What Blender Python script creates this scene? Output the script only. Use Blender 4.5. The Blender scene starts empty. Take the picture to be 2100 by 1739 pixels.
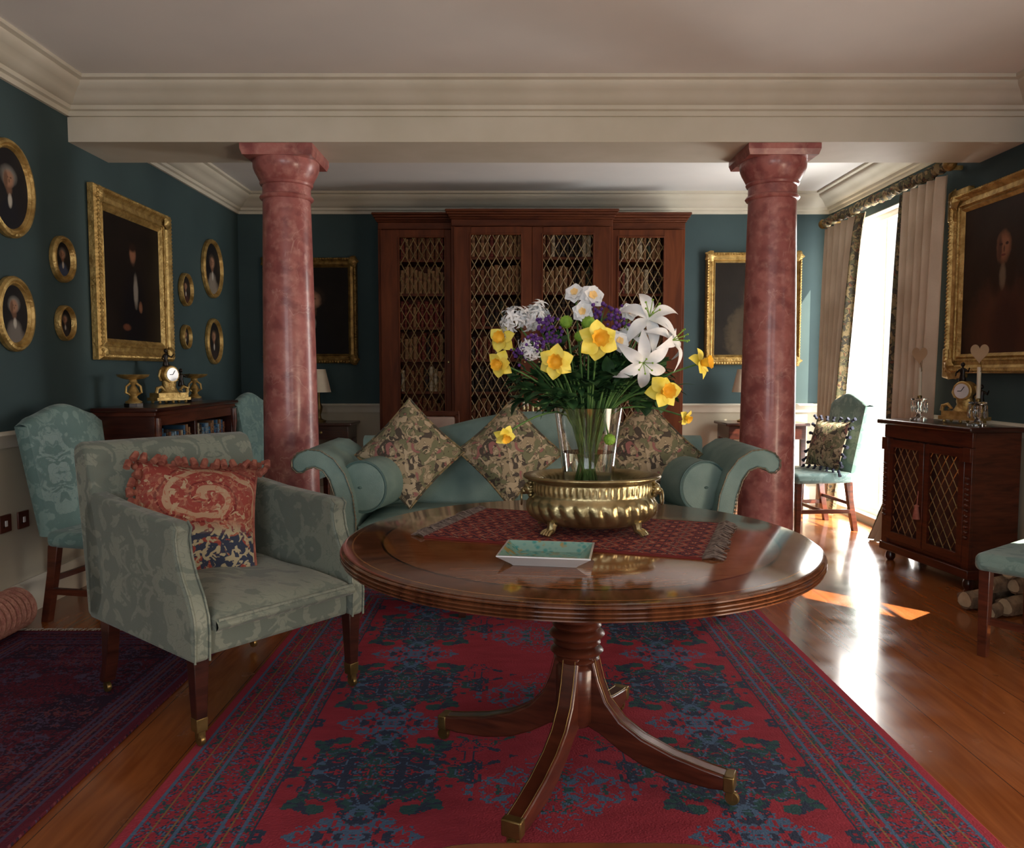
import bpy, bmesh, math, random
from mathutils import Vector, Matrix
random.seed(7)
SC=bpy.context.scene; C=SC.collection
PI=math.pi; R=math.radians
F=1600.0; TH=math.atan(107.5/F); CT,ST=math.cos(TH),math.sin(TH); H=1.22
def ray(u,v):
    xc=(u-1050)/F; yc=(869.5-v)/F
    return Vector((xc, CT+yc*ST, yc*CT-ST))
O=Vector((0,0,H))
def PY(u,v,Y): d=ray(u,v); return O+d*(Y/d.y)
def PZ(u,v,z): d=ray(u,v); return O+d*((z-H)/d.z)
def PX(u,v,X): d=ray(u,v); return O+d*(X/d.x)
def S(r,g,b):
    f=lambda c:(c/255/12.92) if c/255<=.04045 else ((c/255+.055)/1.055)**2.4
    return (f(r),f(g),f(b),1)
# ------------------------------------------------------------ materials
class NT:
    def __init__(s,name,rough=.5,metal=0,coat=0,spec=None):
        s.m=bpy.data.materials.new(name); s.m.use_nodes=True; s.t=s.m.node_tree; s.b=s.t.nodes['Principled BSDF']
        s.b.inputs['Roughness'].default_value=rough; s.b.inputs['Metallic'].default_value=metal
        s.b.inputs['Coat Weight'].default_value=coat
        s.b.inputs['Coat Roughness'].default_value=.08
        if spec is not None: s.b.inputs['Specular IOR Level'].default_value=spec
        s._c={}
    def put(s,sock,v):
        if isinstance(v,bpy.types.NodeSocket): s.t.links.new(v,sock)
        else: sock.default_value=v
    def math(s,op,a,b=0.0,clamp=False):
        n=s.t.nodes.new('ShaderNodeMath'); n.operation=op; n.use_clamp=clamp
        s.put(n.inputs[0],a); s.put(n.inputs[1],b); return n.outputs[0]
    def coord(s,kind='Object'):
        if kind not in s._c:
            n=s.t.nodes.new('ShaderNodeTexCoord'); s._c[kind]=n.outputs[kind]
        return s._c[kind]
    def xyz(s,v):
        n=s.t.nodes.new('ShaderNodeSeparateXYZ'); s.put(n.inputs[0],v); return n.outputs[0],n.outputs[1],n.outputs[2]
    def comb(s,x,y,z):
        n=s.t.nodes.new('ShaderNodeCombineXYZ'); s.put(n.inputs[0],x); s.put(n.inputs[1],y); s.put(n.inputs[2],z); return n.outputs[0]
    def mapv(s,v,scale=(1,1,1)):
        n=s.t.nodes.new('ShaderNodeMapping'); s.put(n.inputs[0],v); n.inputs[3].default_value=scale; return n.outputs[0]
    def mix(s,f,a,b,bt='MIX'):
        n=s.t.nodes.new('ShaderNodeMix'); n.data_type='RGBA'; n.blend_type=bt
        s.put(n.inputs[0],f); s.put(n.inputs[6],a); s.put(n.inputs[7],b); return n.outputs[2]
    def noise(s,scale,detail=2,vec=None,dist=0,rough=.5):
        n=s.t.nodes.new('ShaderNodeTexNoise'); s.put(n.inputs['Vector'],vec if vec is not None else s.coord())
        n.inputs['Scale'].default_value=scale; n.inputs['Detail'].default_value=detail; n.inputs['Distortion'].default_value=dist
        n.inputs['Roughness'].default_value=rough
        return n.outputs[0]
    def vor(s,scale,vec=None,feature='F1',out=0):
        n=s.t.nodes.new('ShaderNodeTexVoronoi'); n.feature=feature; s.put(n.inputs['Vector'],vec if vec is not None else s.coord())
        n.inputs['Scale'].default_value=scale; return n.outputs[out]
    def mr(s,v,a,b,c=0.0,d=1.0):
        n=s.t.nodes.new('ShaderNodeMapRange'); n.clamp=True
        s.put(n.inputs[0],v); n.inputs[1].default_value=a; n.inputs[2].default_value=b; n.inputs[3].default_value=c; n.inputs[4].default_value=d
        return n.outputs[0]
    def band(s,v,a,b): return s.math('MULTIPLY',s.math('GREATER_THAN',v,a),s.math('LESS_THAN',v,b))
    def bump(s,h,strength=.3,dist=.01):
        n=s.t.nodes.new('ShaderNodeBump'); n.inputs['Strength'].default_value=strength; n.inputs['Distance'].default_value=dist
        s.put(n.inputs['Height'],h); s.t.links.new(n.outputs[0],s.b.inputs['Normal'])
    def col(s,v): s.put(s.b.inputs['Base Color'],v)
def simple(name,c1,c2=None,scale=8,rough=.5,metal=0,bump=0,bscale=None,coat=0,stretch=(1,1,1),detail=3,lo=.35,hi=.65,spec=None):
    m=NT(name,rough,metal,coat,spec); v=m.mapv(m.coord(),stretch)
    f=m.mr(m.noise(scale,detail,v),lo,hi)
    m.col(m.mix(f,c1,c2 or tuple(min(1,c*1.25) for c in c1[:3])+(1,)))
    if bump: m.bump(m.noise(bscale or scale*4,3,v),bump,.01)
    return m.m
def damask(name,c1,c2,s=.16,rough=.55,scale=11):
    m=NT(name,rough,spec=.35); x,y,z=m.xyz(m.coord())
    px=m.math('PINGPONG',m.math('ADD',x,m.math('MULTIPLY',y,.5)),s); 
    v=m.comb(px,m.math('MULTIPLY',y,.6),m.math('PINGPONG',z,s*1.5))
    n=m.noise(scale,2.5,v,1.6); f=m.mr(n,.48,.52)
    vein=m.band(m.noise(scale*1.9,1,v,1.2),.485,.515)
    f=m.math('SUBTRACT',f,m.math('MULTIPLY',vein,.7),True)
    c=m.mix(f,c1,c2); c=m.mix(m.mr(m.noise(3,4),.4,.75,0,.35),c,tuple(q*.6 for q in c1[:3])+(1,))
    m.col(c); m.put(m.b.inputs['Roughness'],m.mr(f,0,1,rough+.15,rough-.15))
    m.b.inputs['Sheen Weight'].default_value=.2
    m.bump(m.math('ADD',m.math('MULTIPLY',m.noise(9,2),6),m.noise(260,1)),.25,.003); return m.m
def wood(name,c1,c2,rough=.28,coat=.4,stretch=(2,2,14),scale=3,spec=.4):
    m=NT(name,rough,0,coat,spec); v=m.mapv(m.coord(),stretch)
    n=m.noise(scale,5,v,.8); f=m.mr(n,.3,.7); m.col(m.mix(f,c1,c2)); m.bump(n,.06,.005); return m.m

m=NT('wall_paint',.75,spec=.3); x,y,z=m.xyz(m.coord()); f=m.mr(m.noise(2.5,3),.3,.7)
up=m.mix(f,S(50,68,71),S(57,76,78)); lowc=m.mix(f,S(170,162,142),S(182,174,154))
m.col(m.mix(m.math('LESS_THAN',z,.9),up,lowc)); m.bump(m.noise(60,2),.06,.004); WALL=m.m
PLASTER=simple('cream_plaster',S(196,190,172),S(206,200,184),3,.7,bump=.04)
CEIL=simple('ceiling_paint',S(216,215,213),S(225,223,220),1.5,.85)
WHITEP=simple('white_gloss_paint',S(225,222,212),S(232,229,220),3,.4)
m=NT('polished_floorboards',.2,0,.3); x,y,z=m.xyz(m.coord()); w_=.21
ix=m.math('FLOOR',m.math('DIVIDE',x,w_)); fx=m.math('FRACT',m.math('DIVIDE',x,w_))
tone=m.t.nodes.new('ShaderNodeTexWhiteNoise'); tone.noise_dimensions='1D'; m.put(tone.inputs['W'],ix)
off_=m.math('MULTIPLY',tone.outputs[0],37)
gr=m.noise(2.2,5,m.comb(m.math('ADD',m.math('MULTIPLY',x,7),off_),m.math('ADD',m.math('MULTIPLY',y,.8),off_),0),1.6)
c=m.mix(m.mr(gr,.25,.75),S(128,68,33),S(172,102,54)); c=m.mix(m.mr(m.noise(1.3,3),.4,.7,0,.35),c,S(106,54,27)); c=m.mix(m.mr(tone.outputs[0],0,1,0,.3),c,S(112,58,29))
kn=m.mr(m.vor(1.5,m.comb(m.math('MULTIPLY',x,2.2),y,0)),.0,.07,1,0); c=m.mix(m.math('MULTIPLY',kn,.7),c,S(60,28,16))
gap=m.math('LESS_THAN',fx,.016); c=m.mix(m.math('MULTIPLY',gap,.75),c,S(50,22,10)); m.col(c)
m.put(m.b.inputs['Roughness'],m.mr(m.noise(5,5),.3,.7,.11,.28))
m.bump(m.math('SUBTRACT',m.math('MULTIPLY',m.noise(2.5,2,m.comb(m.math('MULTIPLY',x,3),y,0)),.5),gap),.2,.004); FLOOR=m.m
MAHOG=wood('mahogany',S(58,26,17),S(94,46,30),.3,.25); MAHOGD=wood('dark_mahogany',S(38,17,13),S(68,32,23)); MAHR=wood('red_mahogany',S(66,30,15),S(94,48,26),.55,.0,(2,2,10),2,.15)
MAHB=wood('bookcase_mahogany',S(72,32,14),S(100,50,24),.55,.0,(9,2,1.2),2,.15)
m=NT('table_veneer',.11,0,.55); x,y,z=m.xyz(m.coord()); r=m.math('SQRT',m.math('ADD',m.math('MULTIPLY',x,x),m.math('MULTIPLY',y,y)))
g=m.noise(5,6,m.mapv(m.coord(),(2.2,14,1)),1.5); c=m.mix(m.mr(g,.3,.7),S(88,48,26),S(144,88,48))
g2=m.noise(20,3,m.comb(m.math('ARCTAN2',y,x),m.math('MULTIPLY',r,.4),0)); c2=m.mix(m.mr(g2,.3,.7),S(70,37,23),S(114,68,42))
c=m.mix(m.math('GREATER_THAN',r,.575),c,c2); c=m.mix(m.band(r,.57,.577),c,S(20,9,7)); c=m.mix(m.band(r,.655,.659),c,S(150,104,60)); m.col(c); TTOP=m.m
m=NT('scagliola_marble',.32,0,.12)
n=m.noise(3.6,8,dist=1.6); c=m.mix(m.mr(n,.3,.7),S(146,78,76),S(184,114,107)); c=m.mix(m.mr(m.noise(22,7),.48,.70,0,.7),c,S(198,140,130))
nv=m.noise(2.6,4,dist=.7); v1=m.math('ABSOLUTE',m.math('SUBTRACT',nv,.5)); c=m.mix(m.mr(v1,0,.004,.45,0),c,S(218,174,162))
c=m.mix(m.mr(m.noise(12,7),.51,.66,0,.6),c,S(116,56,58)); m.col(c); MARBLE=m.m
GILT=simple('antique_gilt',S(160,128,70),S(206,174,108),22,.42,.7,.5,60)
GILTD=simple('dark_gilt',S(110,84,42),S(160,128,72),22,.45,.7,.5,60)
BRASS=simple('polished_brass',S(136,121,84),S(172,156,114),14,.30,.9,.15,50)
BRASSD=simple('aged_brass',S(112,92,54),S(148,124,78),12,.36,.85)
NAIL=simple('dull_nail_heads',S(96,92,78),S(130,124,104),12,.45,.5)
WIRE=simple('dull_brass_wire',S(104,84,50),S(128,104,66),12,.6,.0)
BRONZE=simple('dark_bronze',S(20,17,16),S(42,34,28),14,.35,.6)
BLACK=simple('dark_void',S(14,9,8),S(20,13,11),4,.8)
TEALD=damask('pale_teal_damask',S(98,128,124),S(120,148,142))
TEALP=simple('teal_sofa_cloth',S(100,128,124),S(122,148,142),7,.65,bump=.2,bscale=200,detail=5)
TEALQ=simple('teal_piping_cloth',S(66,94,92),S(80,108,106),5,.6)
SAGE=damask('sage_green_damask',S(104,114,104),S(128,136,122),.17,.6,10)
def floral(name,ground,cols,scale=16,rough=.8):
    m=NT(name,rough,spec=.25); c=ground
    for i,(cc,lo,sc) in enumerate(cols):
        v=m.mapv(m.coord(),(1,1,1)); off=m.t.nodes.new('ShaderNodeVectorMath'); off.inputs[1].default_value=(i*3.7,i*1.3,i*2.1); m.put(off.inputs[0],v)
        n=m.noise(sc*scale,1.6,off.outputs[0],1.2); c=m.mix(m.mr(n,lo,lo+.03),c,cc)
        c=m.mix(m.math('MULTIPLY',m.band(n,lo-.015,lo+.003),.7),c,S(60,52,48))
    m.col(c); m.bump(m.noise(240,1),.4,.002); return m.m
TAPES=floral('floral_tapestry',S(78,70,62),[(S(160,144,116),.44,1),(S(114,114,86),.53,1.2),(S(182,164,136),.56,1.6),(S(150,100,96),.65,1.1)],13)
TAPES2=floral('tapestry_border',S(72,68,58),[(S(140,122,88),.48,1),(S(98,96,70),.56,1.2),(S(116,74,56),.64,1.4)],18)
CURT=simple('cream_curtain_silk',S(182,162,138),S(206,188,164),3,.7,bump=.15,bscale=120)
m=NT('red_paisley_tapestry',.8,spec=.2); x,y,z=m.xyz(m.coord())
dx_=m.math('SUBTRACT',x,.03); dz_=m.math('MULTIPLY',m.math('SUBTRACT',z,.06),1.35)
q=m.math('SQRT',m.math('ADD',m.math('POWER',dx_,2),m.math('POWER',dz_,2))); th=m.math('DIVIDE',m.math('ARCTAN2',dz_,dx_),2*PI)
qq=m.math('ADD',q,m.math('MULTIPLY',m.noise(6,2),.12)); rg=m.math('FRACT',m.math('ADD',m.math('MULTIPLY',qq,9),th))
c=m.mix(m.math('MULTIPLY',m.band(rg,.15,.38),m.math('MULTIPLY',m.math('LESS_THAN',q,.19),m.math('GREATER_THAN',z,-.05))),S(146,66,58),S(178,144,116))
c=m.mix(m.math('MULTIPLY',m.band(rg,.52,.60),m.math('LESS_THAN',q,.24)),c,S(116,44,42))
c=m.mix(m.mr(m.noise(28,2,dist=2),.57,.59),c,S(170,108,86)); c=m.mix(m.mr(m.noise(22,2,dist=2),.62,.64),c,S(180,156,126))
nn=m.noise(17,2,dist=1); c=m.mix(m.math('MULTIPLY',m.mr(nn,.44,.47),m.mr(z,-.04,-.08,0,1)),c,S(52,60,80))
c=m.mix(m.math('MULTIPLY',m.mr(m.noise(31,2,dist=1),.51,.54),m.mr(z,-.02,-.07,.1,1)),c,S(176,166,136)); m.col(c); m.bump(m.noise(240,1),.4,.002); REDT=m.m
REDF=simple('coral_tassel',S(124,60,50),S(160,98,80),40,.85); NAVYF=simple('navy_tassel',S(24,30,50),S(52,56,76),40,.85)
IVORY=simple('ivory_silk',S(205,190,165),S(222,208,184),6,.7); PINKS=simple('pale_pink_cloth',S(180,154,142),S(198,172,158),6,.75)
PEACH=simple('peach_card',S(150,122,90),S(168,138,104),6,.7); WAX=simple('cream_wax',S(200,190,164),S(212,202,180),6,.45)
PORC=simple('white_porcelain',S(200,200,200),S(214,212,210),6,.12,coat=.5)
m=NT('turquoise_glaze',.15,0,.5); vv=m.vor(60); c=m.mix(m.mr(vv,.2,.5),S(60,140,136),S(120,164,152)); c=m.mix(m.mr(m.noise(24,2),.58,.62),c,S(150,136,84)); m.col(c); TURQ=m.m
WOVEN=simple('pink_woven_rope',S(150,96,84),S(176,126,108),50,.9,bump=.8,bscale=90)
FRINGE=simple('wool_fringe',S(150,140,128),S(190,182,168),60,.95); FRDK=simple('brown_fringe',S(84,70,64),S(128,112,102),60,.95)
BARK=simple('log_bark',S(92,74,58),S(132,108,84),18,.95,bump=.8); LOGEND=simple('cut_wood',S(166,146,118),S(188,168,138),18,.9)
SOCK=simple('brown_bakelite',S(70,34,24),S(86,44,32),6,.4)
def glass(name,ior=1.45,rough=0,col=(1,1,1,1)):
    m=NT(name,rough); m.b.inputs['Transmission Weight'].default_value=1; m.b.inputs['IOR'].default_value=ior
    m.col(m.mix(m.noise(3),col,col)); return m.m
GLASS=glass('clear_glass'); WATER=glass('vase_water',1.33,0,(.86,.95,.88,1))
def petal_mat(n,c1,c2):
    m=NT(n,.6,spec=.3); m.col(m.mix(m.mr(m.noise(40,2),.3,.7),c1,c2)); m.b.inputs['Subsurface Weight'].default_value=.15; m.b.inputs['Subsurface Radius'].default_value=(.01,.01,.008); return m.m
YEL=petal_mat('yellow_petal',S(230,210,66),S(244,230,112)); ORG=petal_mat('orange_trumpet',S(234,172,36),S(246,200,64)); PWH=petal_mat('white_petal',S(226,230,232),S(240,242,242))
PURP=petal_mat('purple_petal',S(70,34,104),S(100,60,138)); LIME=petal_mat('lime_petal',S(96,140,40),S(136,176,64)); CRM=petal_mat('cream_centre',S(240,196,120),S(246,214,150))
LEAF=petal_mat('dark_leaf',S(26,54,30),S(54,92,50)); STEM=petal_mat('green_stem',S(56,92,44),S(90,126,62))
def rug_mat(name,w,l,red,dark,blue,green,border=.33,seed=0,gold=S(128,100,70),dens=.0,med=.25):
    m=NT(name,.95,spec=.1); X,Y,Z=m.xyz(m.coord()); g=.0055
    sx=m.math('MULTIPLY',m.math('ROUND',m.math('DIVIDE',X,g)),g); sy=m.math('MULTIPLY',m.math('ROUND',m.math('DIVIDE',Y,g)),g)
    ax=m.math('ABSOLUTE',sx); ay=m.math('ABSOLUTE',sy)
    e=m.math('MINIMUM',m.math('SUBTRACT',w/2,ax),m.math('SUBTRACT',l/2,ay))
    base=m.mix(m.mr(m.noise(7,4,m.comb(X,m.math('MULTIPLY',Y,2.5),seed)),.3,.7),red,tuple(c*.76 for c in red[:3])+(1,))
    def medal(cx,off,per,rad,c):
        lx=m.math('SUBTRACT',ax,cx); ly=m.math('PINGPONG',m.math('ADD',sy,10+off),per/2)
        nv=m.comb(m.math('ABSOLUTE',lx),ly,seed+cx)
        d=m.math('SQRT',m.math('ADD',m.math('MULTIPLY',m.math('MULTIPLY',lx,lx),.85),m.math('MULTIPLY',m.math('MULTIPLY',ly,ly),1.15)))
        th=m.math('ARCTAN2',ly,lx)
        edge=m.math('SUBTRACT',d,m.math('MULTIPLY',m.math('COSINE',m.math('MULTIPLY',th,8)),rad*.10))
        edge=m.math('ADD',edge,m.math('MULTIPLY',m.math('SUBTRACT',m.noise(18,1,nv),.5),rad*1.1))
        ins=m.math('LESS_THAN',edge,rad)
        pat=m.math('MULTIPLY',ins,m.mr(m.noise(20,1,nv,1.2),.37,.39))
        b=m.mix(pat,c,dark)
        b=m.mix(m.math('MULTIPLY',ins,m.mr(m.noise(18,1,nv,1.2),.54,.56)),b,green)
        b=m.mix(m.math('MULTIPLY',ins,m.band(m.math('FRACT',m.math('DIVIDE',edge,rad*.36)),.0,.15)),b,blue)
        b=m.mix(m.math('MULTIPLY',ins,m.band(m.noise(23,1,nv,1),.61,.67)),b,base)
        return b
    c=medal(.53*w/2.28,.1,.66,med,base)
    def small(cx,off,per,rad,c,cc,lo=.46,hi=.56,sc=24):
        lx=m.math('SUBTRACT',ax,cx); ly=m.math('PINGPONG',m.math('ADD',sy,10+off),per/2)
        d=m.math('ADD',m.math('ABSOLUTE',lx),m.math('MULTIPLY',ly,1.2)); nv=m.comb(m.math('ABSOLUTE',lx),ly,5+seed+lo)
        nn=m.noise(sc,1,nv,1)
        k=m.math('MULTIPLY',m.math('LESS_THAN',m.math('ADD',d,m.math('MULTIPLY',m.noise(30,1,nv),.1)),rad),m.band(nn,lo,hi))
        return m.mix(k,c,cc)
    c=small(.53*w/2.28,.43,.66,.24,c,blue,.45,.57,20); c=small(.53*w/2.28,.43,.66,.17,c,dark,.57,.66,20); c=small(0,.2,.66,.32,c,blue,.47,.545,21); c=small(0,.2,.66,.24,c,green,.36,.44,21)
    c=small(.2,.5,1.32,.18,c,green,.47,.57,20); c=small(.25,.0,.66,.2,c,dark,.47,.57,20); c=small(.78*w/2.28,.1,.33,.1,c,dark,.4,.6)
    if dens:
        nz=m.noise(24,2,m.comb(ax,ay,seed),1.2); c=m.mix(m.band(nz,.46,.46+dens),c,dark); c=m.mix(m.band(nz,.60,.62),c,blue)
    bx=m.comb(m.math('PINGPONG',sx,.1),m.math('PINGPONG',sy,.1),2+seed); bn=m.noise(24,1,bx,1.2)
    bc=m.mix(m.mr(bn,.50,.52),tuple(v*.82 for v in red[:3])+(1,),dark); bc=m.mix(m.band(bn,.54,.575),bc,blue); bc=m.mix(m.mr(bn,.61,.62),bc,tuple(v*.85 for v in red[:3])+(1,)); 
    bc=m.mix(m.band(bn,.36,.42),bc,green); bc=m.mix(m.band(bn,.30,.345),bc,dark)
    c=m.mix(m.math('LESS_THAN',e,border),c,bc)
    for a,b_,cc in ((0,.03,red),(.03,.042,blue),(.075,.08,gold),(.125,.13,gold),(.14,.15,blue),(border-.10,border-.09,blue),(border-.07,border-.065,gold),(border-.036,border-.025,blue),(border-.008,border,dark)):
        c=m.mix(m.band(e,a,b_),c,cc)
    m.col(c); m.bump(m.noise(160,2),.6,.004); return m.m
# ------------------------------------------------------------ mesh builder
class MB:
    def __init__(s): s.v=[]; s.f=[]
    def add(s,vs,fs,M=None):
        o=len(s.v); s.v+=[(M@Vector(v)) if M else Vector(v) for v in vs]; s.f+=[[i+o for i in f] for f in fs]; return s
    def box(s,x0,x1,y0,y1,z0,z1,M=None):
        vs=[(x,y,z) for x in(x0,x1) for y in(y0,y1) for z in(z0,z1)]
        return s.add(vs,[(0,1,3,2),(4,6,7,5),(0,4,5,1),(2,3,7,6),(0,2,6,4),(1,5,7,3)],M)
    def tbox(s,c,w0,w1,z0,z1,c1=None,M=None,d0=None,d1=None):
        c1=c1 or c; d0=d0 or w0; d1=d1 or w1; vs=[]
        for (cx,cy),w,d,z in((c,w0,d0,z0),(c1,w1,d1,z1)):
            vs+=[(cx-w/2,cy-d/2,z),(cx+w/2,cy-d/2,z),(cx+w/2,cy+d/2,z),(cx-w/2,cy+d/2,z)]
        return s.add(vs,[(3,2,1,0),(4,5,6,7),(0,1,5,4),(1,2,6,5),(2,3,7,6),(3,0,4,7)],M)
    def prism(s,poly,a0,a1,plane='xy',M=None):
        mp={'xy':lambda p,a:(p[0],p[1],a),'xz':lambda p,a:(p[0],a,p[1]),'yz':lambda p,a:(a,p[0],p[1])}[plane]
        n=len(poly); vs=[mp(p,a0) for p in poly]+[mp(p,a1) for p in poly]
        return s.add(vs,[list(range(n))[::-1],list(range(n,2*n))]+[(i,(i+1)%n,n+(i+1)%n,n+i) for i in range(n)],M)
    def lathe(s,prof,n=24,M=None,sx=1,sy=1,mod=None,cap=True):
        vs=[];fs=[]
        for j,(r,z) in enumerate(prof):
            for i in range(n):
                a=2*PI*i/n; rr=r*(mod(a,j,z) if mod else 1); vs.append((rr*math.cos(a)*sx,rr*math.sin(a)*sy,z))
        for j in range(len(prof)-1):
            for i in range(n): fs.append((j*n+i,j*n+(i+1)%n,(j+1)*n+(i+1)%n,(j+1)*n+i))
        if cap:
            if prof[0][0]>1e-4: fs.append(list(range(n))[::-1])
            if prof[-1][0]>1e-4: fs.append([(len(prof)-1)*n+i for i in range(n)])
        return s.add(vs,fs,M)
    def sph(s,c,r,n=10,sz=1,M=None,sx=1):
        k=max(5,n//2+1); prof=[(r*math.sin(PI*j/k),-r*sz*math.cos(PI*j/k)) for j in range(k+1)]; prof[0]=(0,-r*sz); prof[-1]=(0,r*sz)
        T=Matrix.Translation(c); return s.lathe(prof,n,(M@T) if M else T,sx=sx)
    def tube(s,pts,r,n=8,closed=False,M=None):
        pts=[Vector(p) for p in pts]; k=len(pts); rs=r if isinstance(r,(list,tuple)) else [r]*k
        vs=[];fs=[]; up=None
        for i,p in enumerate(pts):
            a=pts[i-1] if (i>0 or closed) else p; b=pts[(i+1)%k] if (i<k-1 or closed) else p
            t=(b-a).normalized()
            if up is None: up=t.orthogonal().normalized()
            else:
                up=up-t*up.dot(t); up=up.normalized() if up.length>1e-6 else t.orthogonal().normalized()
            w=t.cross(up)
            for j in range(n):
                q=2*PI*j/n+PI/n; vs.append(p+(up*math.cos(q)+w*math.sin(q))*rs[i])
        for i in range(k if closed else k-1):
            for j in range(n): fs.append((i*n+j,i*n+(j+1)%n,((i+1)%k)*n+(j+1)%n,((i+1)%k)*n+j))
        if not closed: fs.append(list(range(n))[::-1]); fs.append([(k-1)*n+j for j in range(n)])
        return s.add(vs,fs,M)
    def grid(s,fn,nu,nv,M=None,closeu=False):
        vs=[fn(i/nu,j/nv) for j in range(nv+1) for i in range(nu+1)]
        return s.add(vs,[(j*(nu+1)+i,j*(nu+1)+i+1,(j+1)*(nu+1)+i+1,(j+1)*(nu+1)+i) for j in range(nv) for i in range(nu)],M)
    def loops(s,loops,M=None,closed=True):
        n=len(loops[0]); vs=[p for l in loops for p in l]; fs=[]
        for j in range(len(loops)-1):
            for i in range(n): fs.append((j*n+i,j*n+(i+1)%n,(j+1)*n+(i+1)%n,(j+1)*n+i))
        return s.add(vs,fs,M)
    def build(s,name,mat,parent=None,bevel=0,seg=2,ang=38,recalc=True,sub=0):
        me=bpy.data.meshes.new(name); me.from_pydata([tuple(v) for v in s.v],[],s.f)
        bm=bmesh.new(); bm.from_mesh(me); bmesh.ops.remove_doubles(bm,verts=bm.verts,dist=1e-5)
        if recalc: bmesh.ops.recalc_face_normals(bm,faces=bm.faces)
        bm.to_mesh(me); bm.free()
        me.polygons.foreach_set('use_smooth',[True]*len(me.polygons))
        me.set_sharp_from_angle(angle=R(ang))
        o=bpy.data.objects.new(name,me); C.objects.link(o); me.materials.append(mat)
        if parent is not None: o.parent=parent
        if bevel:
            b=o.modifiers.new('bevel','BEVEL'); b.width=bevel; b.segments=seg; b.limit_method='ANGLE'; b.angle_limit=R(35); b.harden_normals=False
        if sub:
            b=o.modifiers.new('sub','SUBSURF'); b.levels=sub; b.render_levels=sub
        return o
def tag(o,label,cat,group=None):
    o['label']=label; o['category']=cat
    if group: o['group']=group
    return o
def T(name,label,cat,loc=(0,0,0),rz=0,group=None):
    o=bpy.data.objects.new(name,None); C.objects.link(o); o.location=loc; o.rotation_euler=(0,0,rz); o.empty_display_size=.1
    return tag(o,label,cat,group)
def struct(o): o['kind']='structure'; return o
def copy_tree(o,parent=None):
    c=o.copy(); C.objects.link(c); c.parent=parent
    for ch in list(o.children): copy_tree(ch,c)
    return c
def cushion(mb,w,h,t,rot=0,n=14,M=None):
    cr,sr=math.cos(rot),math.sin(rot)
    for sd in(1,-1):
        def fn(a,b):
            u=a*2-1; v=b*2-1; th=t/2*max(0,(1-abs(u)**2.4)*(1-abs(v)**2.4))**.6
            x=u*w/2*(1-.07*(1-v*v)); z=v*h/2*(1-.07*(1-u*u)); return (x*cr-z*sr,sd*th,x*sr+z*cr)
        mb.grid(fn,n,n,M)
    return mb
def cush_edge(w,h,rot,k=8):
    cr,sr=math.cos(rot),math.sin(rot); out=[]
    for (a0,b0,a1,b1) in((-1,-1,1,-1),(1,-1,1,1),(1,1,-1,1),(-1,1,-1,-1)):
        for i in range(k):
            q=i/k; u=a0+(a1-a0)*q; v=b0+(b1-b0)*q; x=u*w/2*(1-.07*(1-v*v)); z=v*h/2*(1-.07*(1-u*u)); out.append((x*cr-z*sr,0,x*sr+z*cr))
    return out
def TR(x,y,z): return Matrix.Translation((x,y,z))
def RX(a): return Matrix.Rotation(a,4,'X')
def RY(a): return Matrix.Rotation(a,4,'Y')
def RZ(a): return Matrix.Rotation(a,4,'Z')
# ------------------------------------------------------------ room
XL,XR,YB,YF,ZC=-2.46,2.85,7.1,-2.2,2.79
WT=.14
struct(MB().box(XL-.2,XR+WT,YF-.2,YB+.2,-.12,0).build('floor',FLOOR))
struct(MB().box(XL-.2,XR+WT,YF-.2,YB+.2,ZC,ZC+.12).build('ceiling',CEIL))
struct(MB().box(XL-.2,XL,YF-.2,YB+.2,0,ZC).build('wall_left',WALL))
struct(MB().box(XL,XR,YB,YB+.2,0,ZC).build('wall_back',WALL))
def holed(axis,a0,a1,t0,t1,holes,name):
    mb=MB(); cur=a0
    def bx(p0,p1,z0,z1):
        if p1-p0<1e-4 or z1-z0<1e-4: return
        if axis=='y': mb.box(t0,t1,p0,p1,z0,z1)
        else: mb.box(p0,p1,t0,t1,z0,z1)
    for (h0,h1,z0,z1) in sorted(holes):
        bx(cur,h0,0,ZC); bx(h0,h1,0,z0); bx(h0,h1,z1,ZC); cur=h1
    bx(cur,a1,0,ZC); return struct(mb.build(name,WALL))
W1=(5.45,6.95,.06,2.46); W2=(2.74,3.16,.5,2.2); W5=(.1,1.8,.1,1.15); W3=(-1.7,.1,.7,2.4); W4=(1.0,2.2,.7,2.4)  # low side opening is added out of view to bounce warm light onto the ceiling
holed('y',YF-.2,YB+.2,XR,XR+WT,[W1,W2,W5],'wall_right')
holed('x',XL,XR,YF-.2,YF,[W3,W4],'wall_front')
def winframe(name,axis,h,t,cols,rows):
    a0,a1,z0,z1=h; mb=MB()
    def bx(p0,p1,q0,q1,d=.03):
        if axis=='y': mb.box(t-d,t+d,p0,p1,q0,q1)
        else: mb.box(p0,p1,t-d,t+d,q0,q1)
    bx(a0,a0+.05,z0,z1);bx(a1-.05,a1,z0,z1);bx(a0+.05,a1-.05,z0,z0+.06);bx(a0+.05,a1-.05,z1-.05,z1)
    for i in range(1,cols): p=a0+(a1-a0)*i/cols; bx(p-.010,p+.010,z0+.06,z1-.05,.012)
    for i in range(1,rows): q=z0+(z1-z0)*i/rows; bx(a0+.05,a1-.05,q-.010,q+.010,.0115)
    if axis=='y':
        e=.006; mb.box(XR-.002,XR+WT,a1-e,a1,z0,z1); mb.box(XR-.002,XR+WT,a0,a0+e,z0,z1); mb.box(XR-.002,XR+WT,a0,a1,z1-e,z1); mb.box(XR-.002,XR+WT,a0,a1,z0,z0+e)
    struct(mb.build(name,WHITEP))
winframe('window_1','y',W1,XR+.10,2,1); winframe('added_glow_window','y',W5,XR+.10,3,2)  # second frame fits the added unseen opening that feeds the ceiling glow
mb=MB()
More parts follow.
